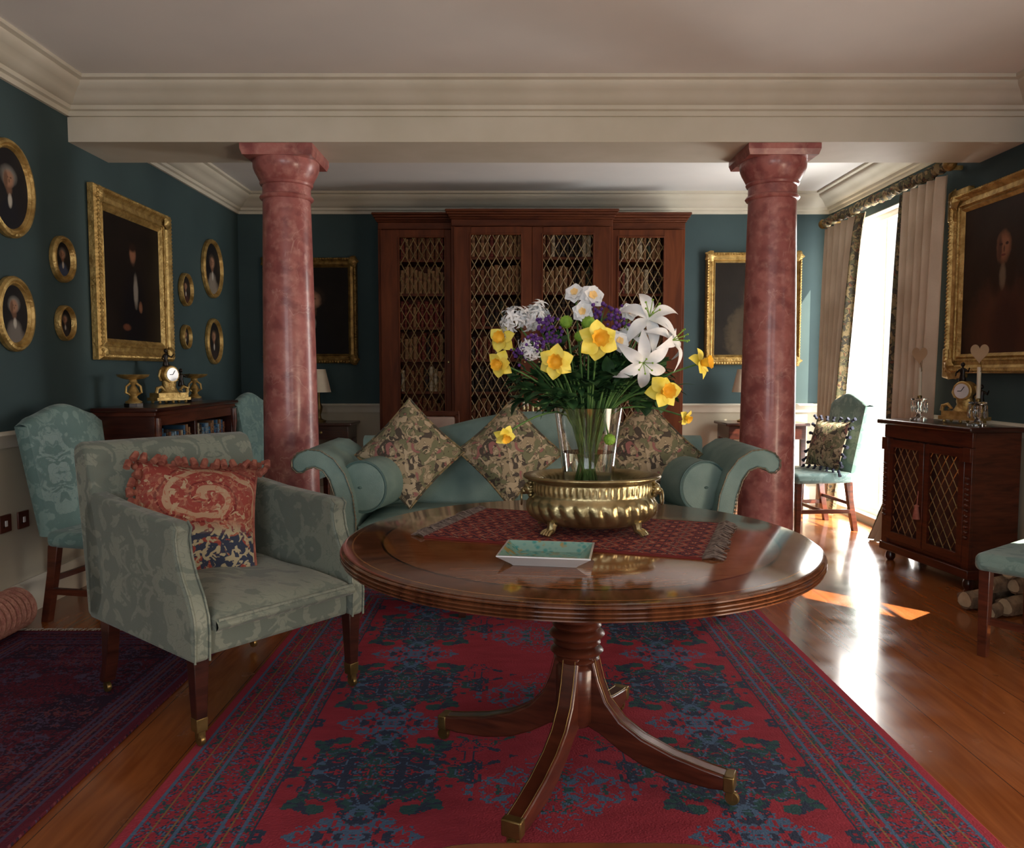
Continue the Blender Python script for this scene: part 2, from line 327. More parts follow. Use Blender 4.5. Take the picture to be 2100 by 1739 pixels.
for q in(.5,1.30,1.62): mb.box(XR+.10,XR+.12,2.74,3.16,q-.010,q+.014)
struct(mb.build('window_2',WHITEP)); winframe('window_3','x',W3,YF-.1,3,4); winframe('window_4','x',W4,YF-.1,2,4)
CORN=[(0,0),(.19,0),(.19,-.018),(.165,-.024),(.16,-.045),(.125,-.06),(.095,-.085),(.075,-.11),(.045,-.115),(.04,-.135),(.02,-.14),(.018,-.165),(0,-.165)]
DADO=[(0,.03),(.035,.03),(.045,.015),(.03,0),(.02,-.02),(.012,-.05),(0,-.05)]
BASE=[(0,.17),(.012,.17),(.02,.15),(.025,.14),(.025,0),(0,0)]
def sweep(name,prof,p0,p1,nrm,z,mat):
    p0=Vector(p0);p1=Vector(p1);nrm=Vector(nrm); vs=[]
    for p in(p0,p1): vs+=[(p.x+nrm.x*d,p.y+nrm.y*d,z+dz) for d,dz in prof]
    n=len(prof); mb=MB(); mb.add(vs,[list(range(n))[::-1],list(range(n,2*n))]+[(i,(i+1)%n,n+(i+1)%n,n+i) for i in range(n)])
    return struct(mb.build(name,mat,ang=60))
k=0
BY0,BY1,BZ=4.42,4.85,2.49
for (prof,z,mt) in((CORN,ZC,PLASTER),(DADO,.9,PLASTER),(BASE,0,PLASTER)):
    if prof is CORN: segs=[((XL,YF),(XL,BY0),(1,0)),((XL,BY1),(XL,YB),(1,0)),((XL,YB),(XR,YB),(0,-1)),((XR,YF),(XR,BY0),(-1,0)),((XR,BY1),(XR,YB),(-1,0)),((XL,BY0),(XR,BY0),(0,-1)),((XL,BY1),(XR,BY1),(0,1))]
    else: segs=[((XL,YF),(XL,YB),(1,0)),((XL,YB),(XR,YB),(0,-1)),((XR,1.9),(XR,2.7),(-1,0)),((XR,3.2),(XR,5.4),(-1,0))]
    for a,b,n in segs:
        k+=1; sweep('trim_%d'%k if prof is not BASE else 'baseboard_%d'%k,prof,a,b,n,z,mt)
struct(MB().box(XL,XR,BY0,BY1,BZ,ZC).build('trim_beam',PLASTER))
# columns
def column(x,y,label):
    t=T('marble_column',label,'column',(x,y,0),0,'pair of pink marble columns')
    pr=[(.16,.16)]
    for i in range(13):
        q=i/12; pr.append((.162-.026*q**1.6,.17+q*(2.21-.17)))
    MB().lathe(pr,48).build('shaft',MARBLE,t)
    cp=[(.136,2.21),(.148,2.215),(.154,2.225),(.148,2.236),(.138,2.24),(.137,2.29),(.147,2.295),(.152,2.306),(.147,2.315),(.152,2.32),(.162,2.34),(.176,2.365),(.186,2.39),(.188,2.41),(.188,2.43)]
    mb=MB().lathe(cp,64); mb.tbox((0,0),.385,.395,2.43,2.445); mb.tbox((0,0),.395,.405,2.445,2.46); mb.tbox((0,0),.405,.405,2.46,BZ)
    mb.build('capital',MARBLE,t)
    mb=MB().box(-.21,.21,-.21,.21,0,.07); mb.lathe([(.205,.07),(.215,.085),(.205,.105),(.18,.11),(.178,.125),(.188,.135),(.18,.155),(.16,.16)],48); mb.build('base',MARBLE,t)
XC1,XC2=-1.315,1.52
column(XC1,4.635,'pink marble column behind the left end of the sofa'); column(XC2,4.635,'pink marble column beside the right end of the sofa, nearer the window')
# ------------------------------------------------------------ pictures
def paint(name,bg,ell,craquel=True):
    m=NT(name,.5,0,0,spec=.12); x,y,z=m.xyz(m.coord()); nz=m.noise(6,3)
    c=m.mix(m.mr(nz,.3,.7),bg,tuple(v*1.6 for v in bg[:3])+(1,))
    for cx,cz,rx,rz,cc in ell:
        dx=m.math('DIVIDE',m.math('SUBTRACT',x,cx),rx); dz=m.math('DIVIDE',m.math('SUBTRACT',z,cz),rz)
        d=m.math('ADD',m.math('MULTIPLY',dx,dx),m.math('MULTIPLY',dz,dz)); d=m.math('ADD',d,m.math('MULTIPLY',m.math('SUBTRACT',m.noise(22,3),.5),.9))
        c=m.mix(m.mr(d,.35,1.5,1,0),c,cc)
    m.col(c); return m.m
SKIN=S(156,116,92)
def bust(w,h,coat,hair,cravat=True,bg=S(26,20,16),s=1.0,cz=.1):
    fw=.16*w*s; dk=tuple(q*.45 for q in SKIN[:3])+(1,)
    e=[(0,-.36*h,.34*w*s,.20*h*s,coat),(0,-.2*h,.2*w*s,.14*h*s,coat),(0,(cz+.03)*h,fw*1.1,.12*h*s,hair),(0,(cz-.10)*h,fw*.45,.07*h,dk),(0,cz*h,fw*.78,.10*h*s,SKIN),(-.45*fw,(cz-.01)*h,fw*.3,.09*h,dk)]
    e.append((-.22*fw,(cz+.015)*h,fw*.2,.010*h,dk)); e.append((.3*fw,(cz+.015)*h,fw*.16,.010*h,dk)); e.append((.06*fw,(cz-.02)*h,fw*.10,.02*h,dk))
    if cravat: e.append((.01*w,(cz-.22)*h,.05*w*s,.08*h*s,S(176,170,158)))
    return e
RPROF=[(0,0),(0,.035),(.1,.05),(.22,.058),(.3,.04),(.42,.03),(.6,.034),(.75,.022),(.85,.03),(.95,.018),(1,.012)]
def rect_pic(name,label,loc,rz,w,h,fw,mat,gm=GILT,ears=False,tilt=0,orn=True,group=None,matw=0):
    t=T(name,label,'painting',loc,rz,group); t.rotation_euler=(tilt,0,rz)
    lp=[]
    for i,d in RPROF:
        a=w/2-i*fw; b=h/2-i*fw; lp.append([(-a,-d-.005,-b),(a,-d-.005,-b),(a,-d-.005,b),(-a,-d-.005,b)])
    MB().loops(lp).build('frame',gm,t,ang=20)
    if orn:
        mb=MB(); st=.024
        for rw in(.16,.66):
            a=w/2-rw*fw; b=h/2-rw*fw; yy=-.055 if rw<.3 else -.038; r0=.0135 if rw<.3 else .008
            for (p,q) in(((-a,-b),(a,-b)),((a,-b),(a,b)),((a,b),(-a,b)),((-a,b),(-a,-b))):
                Ln=math.hypot(q[0]-p[0],q[1]-p[1]); n=max(4,int(Ln/st)*2); pts=[];rs=[]
                for i in range(n+1): s_=i/n; pts.append((p[0]+(q[0]-p[0])*s_,yy,p[1]+(q[1]-p[1])*s_)); rs.append(r0 if i%2 else r0*.55)
                mb.tube(pts,rs,6)
        for sx in(1,-1):
            for sz in(1,-1): mb.lathe([(0,-.02),(.05,0),(.035,.012),(.015,.02),(0,.022)],12,TR(sx*(w/2-.4*fw),-.05,sz*(h/2-.4*fw))@RX(PI/2),mod=lambda a,j,z:1+.2*math.cos(5*a))
        mb.build('ornament',gm,t)
    if ears:
        for sx in(1,-1):
            for sz in(1,-1):
                mb=MB()
                x0=sx*(w/2-.05);z0=sz*(h/2-.16); mb.box(min(x0,x0+sx*.085),max(x0,x0+sx*.085),-.05,-.004,min(z0,sz*(h/2+.03)),max(z0,sz*(h/2+.03)))
                x1=sx*(w/2-.19); mb.box(min(x1,x0),max(x1,x0),-.05,-.004,min(sz*(h/2-.05),sz*(h/2+.03)),max(sz*(h/2-.05),sz*(h/2+.03)))
                mb.build('frame_ear',gm,t,bevel=.01)
    MB().box(-w/2+fw*.98,w/2-fw*.98,-.016,-.004,-h/2+fw*.98,h/2-fw*.98).build('canvas',mat,t)
    return t
def oval_pic(label,loc,rz,w,h,mat,fw=.03):
    t=T('oval_portrait',label,'painting',loc,rz,'small oval portraits on the teal wall'); N=40; lp=[]
    for i,d in((0,0),(0,.02),(.2,.032),(.45,.034),(.6,.022),(.8,.026),(1,.012)):
        lp.append([((w/2-i*fw)*math.cos(2*PI*k/N),-d-.003,(h/2-i*fw)*math.sin(2*PI*k/N)) for k in range(N)])
    MB().loops(lp).build('frame',GILT,t,ang=30)
    MB().prism([((w/2-fw*.98)*math.cos(2*PI*k/N),(h/2-fw*.98)*math.sin(2*PI*k/N)) for k in range(N)],-.014,-.004,'xz').build('canvas',mat,t)
def lw(u0,u1,v0,v1,X=XL):
    a=PX(u0,(v0+v1)/2,X);b=PX(u1,(v0+v1)/2,X); um=(u0+u1)/2
    top=PX(um,v0,X).z;bot=PX(um,v1,X).z; return (a.y+b.y)/2,(top+bot)/2,abs(b.y-a.y),top-bot
ovals=[((94,150,484,579),S(60,70,92),S(90,84,78),'oval portrait of a sitter in blue, upper one left of the big gilt portrait'),
 ((106,149,626,699),S(52,50,54),S(84,76,70),'small oval portrait in white cravat, lower one left of the big gilt portrait'),
 ((362,391,560,628),S(70,46,40),S(50,36,30),'small plain oval portrait hung close to the right edge of the big gilt portrait'),
 ((365,389,666,716),S(40,34,34),S(60,50,42),'tiniest oval portrait, low beside the big gilt portrait'),
 ((405,456,491,611),S(130,120,108),S(70,60,50),'tall oval portrait of a lady in white, highest on the right of the wall'),
 ((414,455,653,747),S(46,40,40),S(84,72,56),'oval portrait nearest the room corner, below the tall one of a lady')]
for (u0,u1,v0,v1),coat,hair,lb in ovals:
    y,z,w,h=lw(u0,u1,v0,v1); w=min(w,h*.86)
    oval_pic(lb,(XL+.001,y,z),PI/2,w,h,paint('oval_canvas',S(24,24,26),bust(w,h,coat,hair,True,s=.9)),.035 if h>.25 else .024)
for v0,v1,coat,lb in((290,489,S(30,30,36),'large oval portrait cut by the left edge of the photo, upper one'),(566,721,S(110,104,98),'large oval portrait of a pale-haired sitter at the left edge, lower one')):
    z1=PX(20,v0,XL).z;z0=PX(20,v1,XL).z; h=z1-z0; w=h*.8; yr=PX(61,(v0+v1)/2,XL).y
    oval_pic(lb,(XL+.001,yr-w/2,(z0+z1)/2),PI/2,w,h,paint('oval_canvas',S(26,24,26),bust(w,h,coat,S(120,116,110),True,s=.85)),.045)
y,z,w,h=5.08,1.80,1.0,1.02
rect_pic('gilt_portrait','large gilt-framed dark portrait of a bearded man above the low bookcase',(XL+.003,y,z),PI/2,w,h,.13,
  paint('canvas_paint',S(22,16,13),[(0,-.25,.17,.3,S(16,13,16)),(.03,-.06,.03,.10,S(120,112,102)),(0,.15,.035,.05,S(70,50,40)),(0,.17,.04,.05,S(128,86,64)),(0,.215,.045,.03,S(40,26,20)),(.09,-.16,.025,.035,S(110,74,54)),(-.1,-.3,.05,.02,S(90,52,36))]))
zt,zb=PY(690,528,7.05).z,PY(690,745,7.05).z; xr=PY(732,640,7.05).x; wl=.84
rect_pic('gilt_portrait','gilt-framed dark painting on the back wall, half behind the left column',(xr-wl/2,YB-.003,(zt+zb)/2),0,wl,zt-zb,.085,
  paint('canvas_paint2',S(20,16,13),bust(wl,zt-zb,S(22,18,20),S(50,38,30),s=.8)),GILTD)
x0,x1=PY(1447,640,7.05).x,PY(1643,640,7.05).x; zt,zb=PY(1480,517,7.05).z,PY(1480,748,7.05).z
rect_pic('gilt_portrait','bright gilt-framed painting on the back wall, half behind the right column',((x0+x1)/2,YB-.003,(zt+zb)/2),0,x1-x0,zt-zb,.09,
  paint('canvas_paint3',S(24,19,15),[(.08,-.25,.28,.3,S(84,70,50)),(.12,-.22,.25,.26,S(36,26,22)),(0,.12,.11,.14,S(40,28,22)),(0,.1,.07,.1,SKIN)]))
rect_pic('gilt_portrait','ornate gilt-framed portrait of a long-haired man on the right wall above the cabinet',(XR-.003,4.55,1.77),-PI/2,1.02,1.12,.12,
  paint('canvas_paint4',S(38,26,20),[(0,-.33,.30,.32,S(76,44,32)),(.05,-.3,.14,.2,S(60,34,28)),(-.02,.15,.12,.15,S(44,28,20)),(-.06,.03,.06,.13,S(44,28,20)),(.07,.03,.05,.12,S(44,28,20)),(0,.17,.062,.088,S(142,96,70)),(-.035,.16,.022,.08,S(80,50,38)),(-.025,.185,.016,.009,S(56,32,26)),(.03,.185,.014,.009,S(56,32,26)),(.005,.155,.008,.02,S(90,56,42)),(0,.122,.024,.007,S(100,50,42)),(0,0,.03,.07,S(110,92,74))]),GILT,ears=True)
# ------------------------------------------------------------ big bookcase
BX,BYY=.165,YB-.03
t=T('breakfront_bookcase','tall mahogany breakfront bookcase with four latticed doors','bookcase',(BX,BYY,0))
mb=MB(); ZT=2.42
mb.box(-1.3,1.3,-.03,0,.0,ZT)
for x in(-1.3,-.67,.64,1.27):
    mb.box(x,x+.03,-.38,-.03,0,ZT)
for x in(-.67,.64): mb.box(x,x+.03,-.52,-.38,0,ZT)
mb.box(-.015,.015,-.51,-.03,0,ZT)
mb.box(-1.27,-.67,-.36,-.03,ZT-.03,ZT); mb.box(.67,1.27,-.36,-.03,ZT-.03,ZT); mb.box(-.64,.64,-.5,-.03,ZT-.03,ZT)
mb.build('carcass',MAHB,t,bevel=.003)
shelves=[2.175,1.885,1.60,1.325,1.05,.775]
for zz in shelves:
    for a,b_,yy in((-1.27,-.67,-.34),(.67,1.27,-.34),(-.64,-.015,-.48),(.015,.64,-.48)): MB().box(a,b_,yy,-.03,zz-.022,zz).build('shelf',MAHB,t)
mb=MB()
def corn_box(x0,x1,y0):
    for d,z0,z1 in((.0,ZT,ZT+.06),(.012,ZT+.06,ZT+.075),(.022,ZT+.075,ZT+.095),(.036,ZT+.095,ZT+.115),(.046,ZT+.115,ZT+.135)):
        mb.box(x0-d,x1+d,y0-d,0,z0,z1)
corn_box(-1.3,1.3,-.38); corn_box(-.67,.67,-.52); mb.build('cornice',MAHR,t,bevel=.006)
mb=MB().box(-1.32,1.32,-.4,0,0,.1); mb.box(-.69,.69,-.54,0,0,.1); mb.build('plinth',MAHR,t,bevel=.004)
def lattice(mb,x0,x1,z0,z1,y,step=.105,k=1.9,r=.0032):
    w=x1-x0;h=z1-z0
    for sg in(1,-1):
        c=-k*w
        while c<h:
            s0=max(0,-c/k); s1=min(w,(h-c)/k)
            if s1>s0+.005:
                X=lambda s_:x0+s_ if sg>0 else x1-s_
                mb.tube([(X(s0),y,z0+c+k*s0),(X(s1),y,z0+c+k*s1)],r,4)
            c+=step
for (x0,x1,y,ox0,ox1) in((-1.275,-.68,-.385,-1.115,-.735),(-.645,-.002,-.525,-.505,-.09),(.002,.645,-.525,.09,.505),(.68,1.275,-.385,.735,1.115)):
    mb=MB(); Z0,Z1=.72,2.345
    mb.box(x0,ox0,y-.025,y,.11,ZT-.01); mb.box(ox1,x1,y-.025,y,.11,ZT-.01); mb.box(ox0,ox1,y-.025,y,Z1,ZT-.01); mb.box(ox0,ox1,y-.025,y,.62,Z0); mb.box(ox0,ox1,y-.015,y,.11,.62)
    for e in(.012,):
        mb.box(ox0-e,ox0,y-.033,y-.025,Z0-e,Z1+e);mb.box(ox1,ox1+e,y-.033,y-.025,Z0-e,Z1+e);mb.box(ox0,ox1,y-.033,y-.025,Z1,Z1+e);mb.box(ox0,ox1,y-.033,y-.025,Z0-e,Z0)
    d=mb.build('door',MAHB,t,bevel=.003)
    mb=MB(); lattice(mb,ox0,ox1,Z0,Z1,y-.014,.130,1.8,.0042); mb.build('brass_lattice',WIRE,d)
    kx=ox1+.03 if ox1<0 else ox0-.03
    MB().lathe([(.004,0),(.012,.004),(.009,.012),(0,.016)],10,TR(kx,y-.025,1.3)@RX(PI/2)).build('knob',BRASS,d)
def book_mat(name,c,g=S(120,92,52)):
    c=tuple(v*.78 for v in c[:3])+(1,)
    m=NT(name,.7,spec=.2); x,y,z=m.xyz(m.coord()); c0=m.mix(m.mr(m.noise(18,3),.3,.7),c,tuple(v*.6 for v in c[:3])+(1,))
    for a,b_ in((.03,.035),(.06,.063),(.155,.159),(.19,.195)): c0=m.mix(m.math('MULTIPLY',m.band(z,a,b_),.7),c0,g)
    c0=m.mix(m.band(z,.125,.15),c0,tuple(v*.4+.1*q for v,q in zip(c[:3],(.3,.05,.05)))+(1,)); m.col(c0); return m.m
BC=[('brown',S(126,78,52)),('tan',S(164,120,84)),('dark red',S(124,54,44)),('cream',S(200,182,152)),('dark green',S(60,66,54)),('black',S(54,44,40)),('blue',S(60,104,140)),('pale blue',S(140,170,188))]
BM={}
for nme,c in BC:
    mb=MB(); pl=[(-.5,0),(.5,0),(.5,-.85),(.3,-.97),(0,-1),(-.3,-.97),(-.5,-.85)]
    mb.prism([(p[0]*.03,p[1]*.13) for p in pl],0,.22)
    for zz in(.04,.09,.13,.17): mb.box(-.011,.011,-.132,-.1,zz,zz+.004)
    o=mb.build('book',book_mat('leather_'+nme.replace(' ','_'),c)); BM[nme]=o.data; bpy.data.objects.remove(o)
doorn=['leftmost','second','third','rightmost']; shn=['top','second','third','fourth','fifth','lowest']
for di,(x0,x1,y) in enumerate(((-1.12,-.73,-.225),(-.51,-.08,-.365),(.08,.51,-.365),(.73,1.12,-.225))):
    for si,zz in enumerate(shelves):
        x=x0; dom=random.choice(['brown','tan','dark red','brown']); 
        while x<x1-.02:
            th=random.uniform(.028,.044); 
            if random.random()<.12: dom=random.choice(['brown','tan','dark red','cream','dark green','black'])
            cn=dom if random.random()<.75 else random.choice(['brown','tan','dark red','cream','black','dark green'])
            if x+th>x1+.01: break
            o=bpy.data.objects.new('book',BM[cn]); C.objects.link(o); hh=random.uniform(.165,.225) 
            if si==0: hh=min(hh,.2)
            o.location=(BX+x+th/2,BYY+y,zz+.0005); o.scale=(th/.0305,1,hh/.22)
            tag(o,'%s leather book on the %s shelf behind the %s lattice door'%(cn,shn[si],doorn[di]),'book','%s books on the %s shelf behind the %s lattice door'%(cn,shn[si],doorn[di]))
            x+=th+.0015
# ------------------------------------------------------------ low bookcase left
t=T('low_bookcase','low dark mahogany open bookcase against the left teal wall','bookcase',(XL+.03,5.15,0),PI/2)
hw=.64; D=.36; mb=MB(); mb.box(-hw,hw,-.015,0,.08,.96)
for x in(-hw,hw-.04): mb.box(x,x+.04,-D,-.015,.08,.96)
mb.box(-.02,.02,-D+.02,-.015,.08,.96); mb.build('carcass',MAHOGD,t,bevel=.003)
MB().box(-hw-.03,hw+.03,-D-.03,0,.985,1.01).build('top',MAHOGD,t,bevel=.008)
MB().box(-hw-.01,hw+.01,-D-.01,0,.96,.985).build('frieze',MAHOG,t,bevel=.004)
mb=MB(); mb.box(-hw+.04,hw-.04,-D+.005,-.02,.9,.96); mb.build('rail',MAHOG,t)
MB().box(-hw-.01,hw+.01,-D-.01,0,0,.08).build('plinth',MAHOG,t,bevel=.004)
for zz in(.66,.38,.1): MB().box(-hw+.04,hw-.04,-D+.02,-.02,zz-.02,zz).build('shelf',MAHOGD,t)
for sx in(-hw+.02,hw-.02): MB().lathe([(.02,.1),(.022,.14),(.016,.2),(.02,.5),(.016,.8),(.024,.86),(.02,.95)],14,TR(sx,-D-.008,0)).build('pilaster',MAHOG,t)
for (a,b_,bay) in((-.58,-.03,'near'),(.03,.58,'far')):
    x=a; i=0
    while x<b_-.03:
        th=random.uniform(.026,.04); cn=random.choice(['blue','pale blue','brown','black','cream','blue','tan'])
        o=bpy.data.objects.new('book',BM[cn]); C.objects.link(o); o.rotation_euler=(0,0,PI/2)
        o.location=(XL+.03+.2,5.15+x+th/2,.6605); o.scale=(th/.0305,1,random.uniform(.8,1.0))
        tag(o,'%s book on the upper shelf of the low bookcase, %s half'%(cn,bay),'book','%s books in the %s half of the low bookcase'%(cn,bay)); x+=th+.0015
# ------------------------------------------------------------ ornaments
def figurine(mb,M,s=1.0):
    mb.lathe([(.022,0),(.026,.01),(.02,.035),(.015,.055),(.02,.075),(.016,.092),(.007,.098),(.006,.104)],12,M@Matrix.Scale(s,4),sy=.75)
    mb.sph((0,0,.118*s),.014*s,10,1.2,M)
    mb.tube([(.018*s,0,.085*s),(.045*s,-.008*s,.07*s),(.06*s,-.02*s,.095*s)],[.007*s,.006*s,.004*s],6,M=M)
    mb.tube([(-.018*s,0,.085*s),(-.04*s,-.01*s,.06*s),(-.03*s,-.03*s,.04*s)],[.007*s,.006*s,.004*s],6,M=M)
    mb.tube([(0,0,.012*s),(.03*s,-.02*s,.0),(.05*s,-.03*s,-.03*s)],[.012*s,.009*s,.006*s],6,M=M)
def clock(label,loc,rz,s=1.0,dark=False,group='gilt mantel clocks'):
    t=T('mantel_clock',label,'clock',loc,rz,group); Sx=Matrix.Scale(s,4)
    mb=MB(); mb.box(-.13,.13,-.05,.05,.02,.04,Sx); mb.box(-.115,.115,-.045,.045,.04,.07,Sx)
    for sx in(-.1,0,.1):
        for sy in(-.035,.035): mb.sph((sx,sy,.0105),.0105,8,M=Sx)
    for sg in(1,-1): mb.tube([(sg*.12,-.03,.07),(sg*.115,-.03,.1),(sg*.085,-.03,.11),(sg*.06,-.03,.085),(sg*.08,-.03,.08)],[.012,.012,.011,.009,.006],8,M=Sx)
    mb.build('base',GILT,t,bevel=.004)
    mb=MB(); mb.lathe([(.07,.07),(.055,.09),(.045,.11),(.05,.13),(.045,.15)],20,Sx,sy=.7); mb.lathe([(.052,-.035),(.058,-.03),(.058,.03),(.052,.035)],28,Sx@TR(0,0,.19)@RX(PI/2))
    mb.tube([(-.06,0,.15),(-.075,0,.18),(-.06,0,.22)],.008,6,M=Sx); mb.tube([(.06,0,.15),(.075,0,.18),(.06,0,.22)],.008,6,M=Sx); mb.build('case',GILT,t)
    d=MB().lathe([(.044,0),(.044,.004),(.0,.005)],28,Sx@TR(0,-.035,.19)@RX(PI/2)).build('dial',PORC,t)
    mb=MB(); mb.box(-.0015,.0015,-.001,.001,0,.032,Sx@TR(0,-.041,.19)@RY(.6)); mb.box(-.002,.002,-.001,.001,0,.022,Sx@TR(0,-.041,.19)@RY(-1.6)); mb.build('clock_hands',BRONZE,d)
    mb=MB(); figurine(mb,Sx@TR(-.02,0,.245),.85); mb.build('figure',BRONZE,t)
    mb=MB(); figurine(mb,Sx@TR(.095,0,.11),.9); mb.build('figure',BRONZE,t)
    return t
clock('gilt mantel clock with a dark bronze figure on the low bookcase',(-2.27,5.17,1.0105),R(62),1.0)
def tazza(label,loc):
    t=T('gilt_tazza',label,'tazza',loc,0,'pair of gilt tazzas')
    mb=MB().prism([(.055*math.cos(R(45*i)),.055*math.sin(R(45*i))) for i in range(8)],0,.02); mb.build('plinth',BRONZE,t)
    mb=MB().lathe([(.045,.02),(.048,.03),(.03,.04),(.02,.055),(.026,.075),(.032,.09),(.022,.11),(.012,.125),(.02,.14),(.024,.15),(.02,.16)],18)
    for a in range(3): mb.tube([(.02*math.cos(a*2.1),.02*math.sin(a*2.1),.07),(.05*math.cos(a*2.1),.05*math.sin(a*2.1),.085),(.045*math.cos(a*2.1),.045*math.sin(a*2.1),.12),(.02*math.cos(a*2.1),.02*math.sin(a*2.1),.14)],.007,6)
    mb.build('stem',GILT,t)
    MB().lathe([(.02,.16),(.06,.168),(.085,.18),(.092,.192),(.086,.192),(.06,.176),(0,.172)],28).build('dish',GILT,t)
tazza('gilt tazza left of the clock on the low bookcase',(-2.27,4.68,1.0105)); tazza('gilt tazza right of the clock on the low bookcase',(-2.27,5.58,1.0105))
# ------------------------------------------------------------ right cabinet
CX_,CY_,CA=2.62,4.665,-82.2
ct=T('lattice_cabinet','dark mahogany cabinet with brass lattice doors below the right wall portrait','cabinet',(CX_,CY_,0),R(CA)); t=ct
hw=.395; dp=.165; HT=.915
mb=MB(); mb.box(-hw+.03,hw-.03,dp-.02,dp,.12,.885)
for sx in(-hw,hw-.05): mb.box(sx,sx+.05,-dp+.03,dp-.02,.12,.885)
mb.box(-hw+.05,hw-.05,-dp+.03,dp-.02,.12,.15); mb.box(-hw+.05,hw-.05,-dp+.03,dp-.02,.8,.885); mb.box(-hw,hw,-dp+.01,-dp+.03,.8,.885); mb.build('carcass',MAHOG,t,bevel=.004)
MB().box(-hw-.03,hw+.03,-dp-.03,dp,.885,HT).build('top',MAHOGD,t,bevel=.009)
mb=MB().box(-hw-.01,hw+.01,-dp,dp-.002,.07,.12); mb.build('plinth',MAHOG,t,bevel=.005)
for sx in(-hw+.04,hw-.04):
    for sy in(-dp+.05,dp-.05): MB().lathe([(.018,0),(.03,.02),(.03,.04),(.022,.06),(.026,.07)],14,TR(sx,sy,0)).build('foot',MAHOGD,t)
for sx in(-hw+.025,hw-.025):
    mb=MB().box(sx-.028,sx+.028,-dp+.01,-dp+.03,.12,.8)
    for i in range(12): mb.sph((sx,-dp+.008,.3+i*.03),.016,8,.7)
    mb.box(sx-.03,sx+.03,-dp-.005,-dp+.01,.72,.8); mb.build('pilaster',MAHOG,t,bevel=.002)
MB().box(-hw+.05,hw-.05,-dp+.05,-dp+.055,.15,.8).build('silk_lining',simple('russet_silk',S(60,32,24),S(88,54,40),10,.7),t)
for (a,b_,kx) in((-hw+.055,-.004,-.03),(.004,hw-.055,.03)):
    mb=MB(); s_=.04; y=-dp+.03
    mb.box(a,a+s_,y-.022,y,.15,.79);mb.box(b_-s_,b_,y-.022,y,.15,.79);mb.box(a+s_,b_-s_,y-.022,y,.15,.2);mb.box(a+s_,b_-s_,y-.022,y,.74,.79)
    d=mb.build('door',MAHOG,t,bevel=.003); mb=MB(); lattice(mb,a+s_,b_-s_,.2,.74,y-.008,.10,1.5,.003); mb.build('brass_lattice',BRASS,d)
mb=MB().tube([(-.03,-dp-.0,.5),(-.03,-dp-.005,.42)],.003,6); mb.lathe([(.004,0),(.016,-.01),(.012,-.02),(.022,-.09)][::-1],12,TR(-.03,-dp-.008,.42)); mb.build('key_tassel',simple('pink_tassel',S(150,84,70),S(172,108,90),40,.85),t)
CM=TR(CX_,CY_,0)@RZ(R(CA))
def cabp(lx,ly,z=HT+.0005): p=CM@Vector((lx,ly,0)); return (p.x,p.y,z)
clock('gilt mantel clock with bronze putti on the latticed cabinet',cabp(.06,.05),R(-62),1.0)
def lustre(label,loc,rz,h=1.0):
    t=T('lustre_candlestick',label,'candlestick',loc,rz,'pair of glass lustre candlesticks')
    MB().lathe([(.05,0),(.05,.012),(.02,.02),(.012,.04),(.02,.055),(.014,.08),(.02,.1),(.018,.115),(.045,.125),(.048,.135),(.016,.138)],20).build('glass_base',GLASS,t)
    for i in range(10):
        a=2*PI*i/10; x,y=.044*math.cos(a),.044*math.sin(a); MB().lathe([(0,.04),(.006,.055),(.005,.11),(0,.122)],6,TR(x,y,0)).build('prism_drop',GLASS,t)
    MB().lathe([(.014,.138),(.015,.15),(.011,.155)],14).build('candle_cup',BRASSD,t)
    MB().lathe([(.0105,.15),(.0105,.33)],14).build('candle',WAX,t)
    pl=[]
    for i in range(40):
        a=2*PI*i/40; pl.append((.0028*16*math.sin(a)**3,.0038*(13*math.cos(a)-5*math.cos(2*a)-2*math.cos(3*a)-math.cos(4*a))+.41))
    MB().prism(pl,-.026,-.024,'xz').build('heart_shade',PEACH,t)
    MB().tube([(0,0,.30),(.013,-.016,.31),(.006,-.023,.36)],.002,5).build('shade_clip',BRASSD,t)
lustre('glass lustre candlestick with heart shade at the far end of the cabinet, by the curtain',cabp(-.28,.0),R(-45)); lustre('glass lustre candlestick with heart shade at the near end of the cabinet, before the portrait',cabp(.28,-.04),R(-35))
# ------------------------------------------------------------ sofa
SX,SY,RZ0=.115,4.08,.0115
t=T('camelback_sofa','pale teal camelback sofa with scrolled arms between the two columns','sofa',(SX,SY,RZ0)); sofa=t
inner=[(.865,.24),(.865,.5),(.88,.62),(.915,.72),(.965,.79),(1.03,.832),(1.09,.838),(1.14,.82),(1.168,.785),(1.168,.75),(1.145,.725),(1.115,.725),(1.095,.745)]
outer=[(1.06,.752),(1.02,.735),(.99,.69),(.965,.61),(.95,.5),(.945,.38),(.945,.24)]
for sg in(-1,1):
    pl=[(sg*a,b) for a,b in inner+outer]
    a_=MB().prism(pl,-.37,.30,'xz').build('arm',TEALP,t,bevel=.01,seg=3,ang=50)
    pp=[Vector((sg*a,-.3745,b)) for a,b in inner+outer]; pts=[];rs=[]
    for i in range(len(pp)-1):
        n=max(1,int((pp[i+1]-pp[i]).length/.009))
        for k in range(n): pts.append(pp[i].lerp(pp[i+1],k/n)); rs.append(.005 if len(pts)%2 else .002)
    MB().tube(pts,rs,6).build('nail_trim',NAIL,a_)
def zt(x): return .830+.135*(0.5+.5*math.cos(PI*min(1,abs(x)/.85)))
mb=MB(); XB=.94
def bk(sd):
    def fn(a,b):
        x=-XB+2*XB*a; z=.3+(zt(x)-.3)*b; y=.17+.06*b if sd<0 else .31
        return (x,y+.02*(b if sd>0 else 0),z)
    return fn
mb.grid(bk(-1),40,10); mb.grid(bk(1),40,10)
mb.grid(lambda a,b:(-XB+2*XB*a,.23+.10*b,zt(-XB+2*XB*a)+.022*math.sin(PI*b)),40,6)
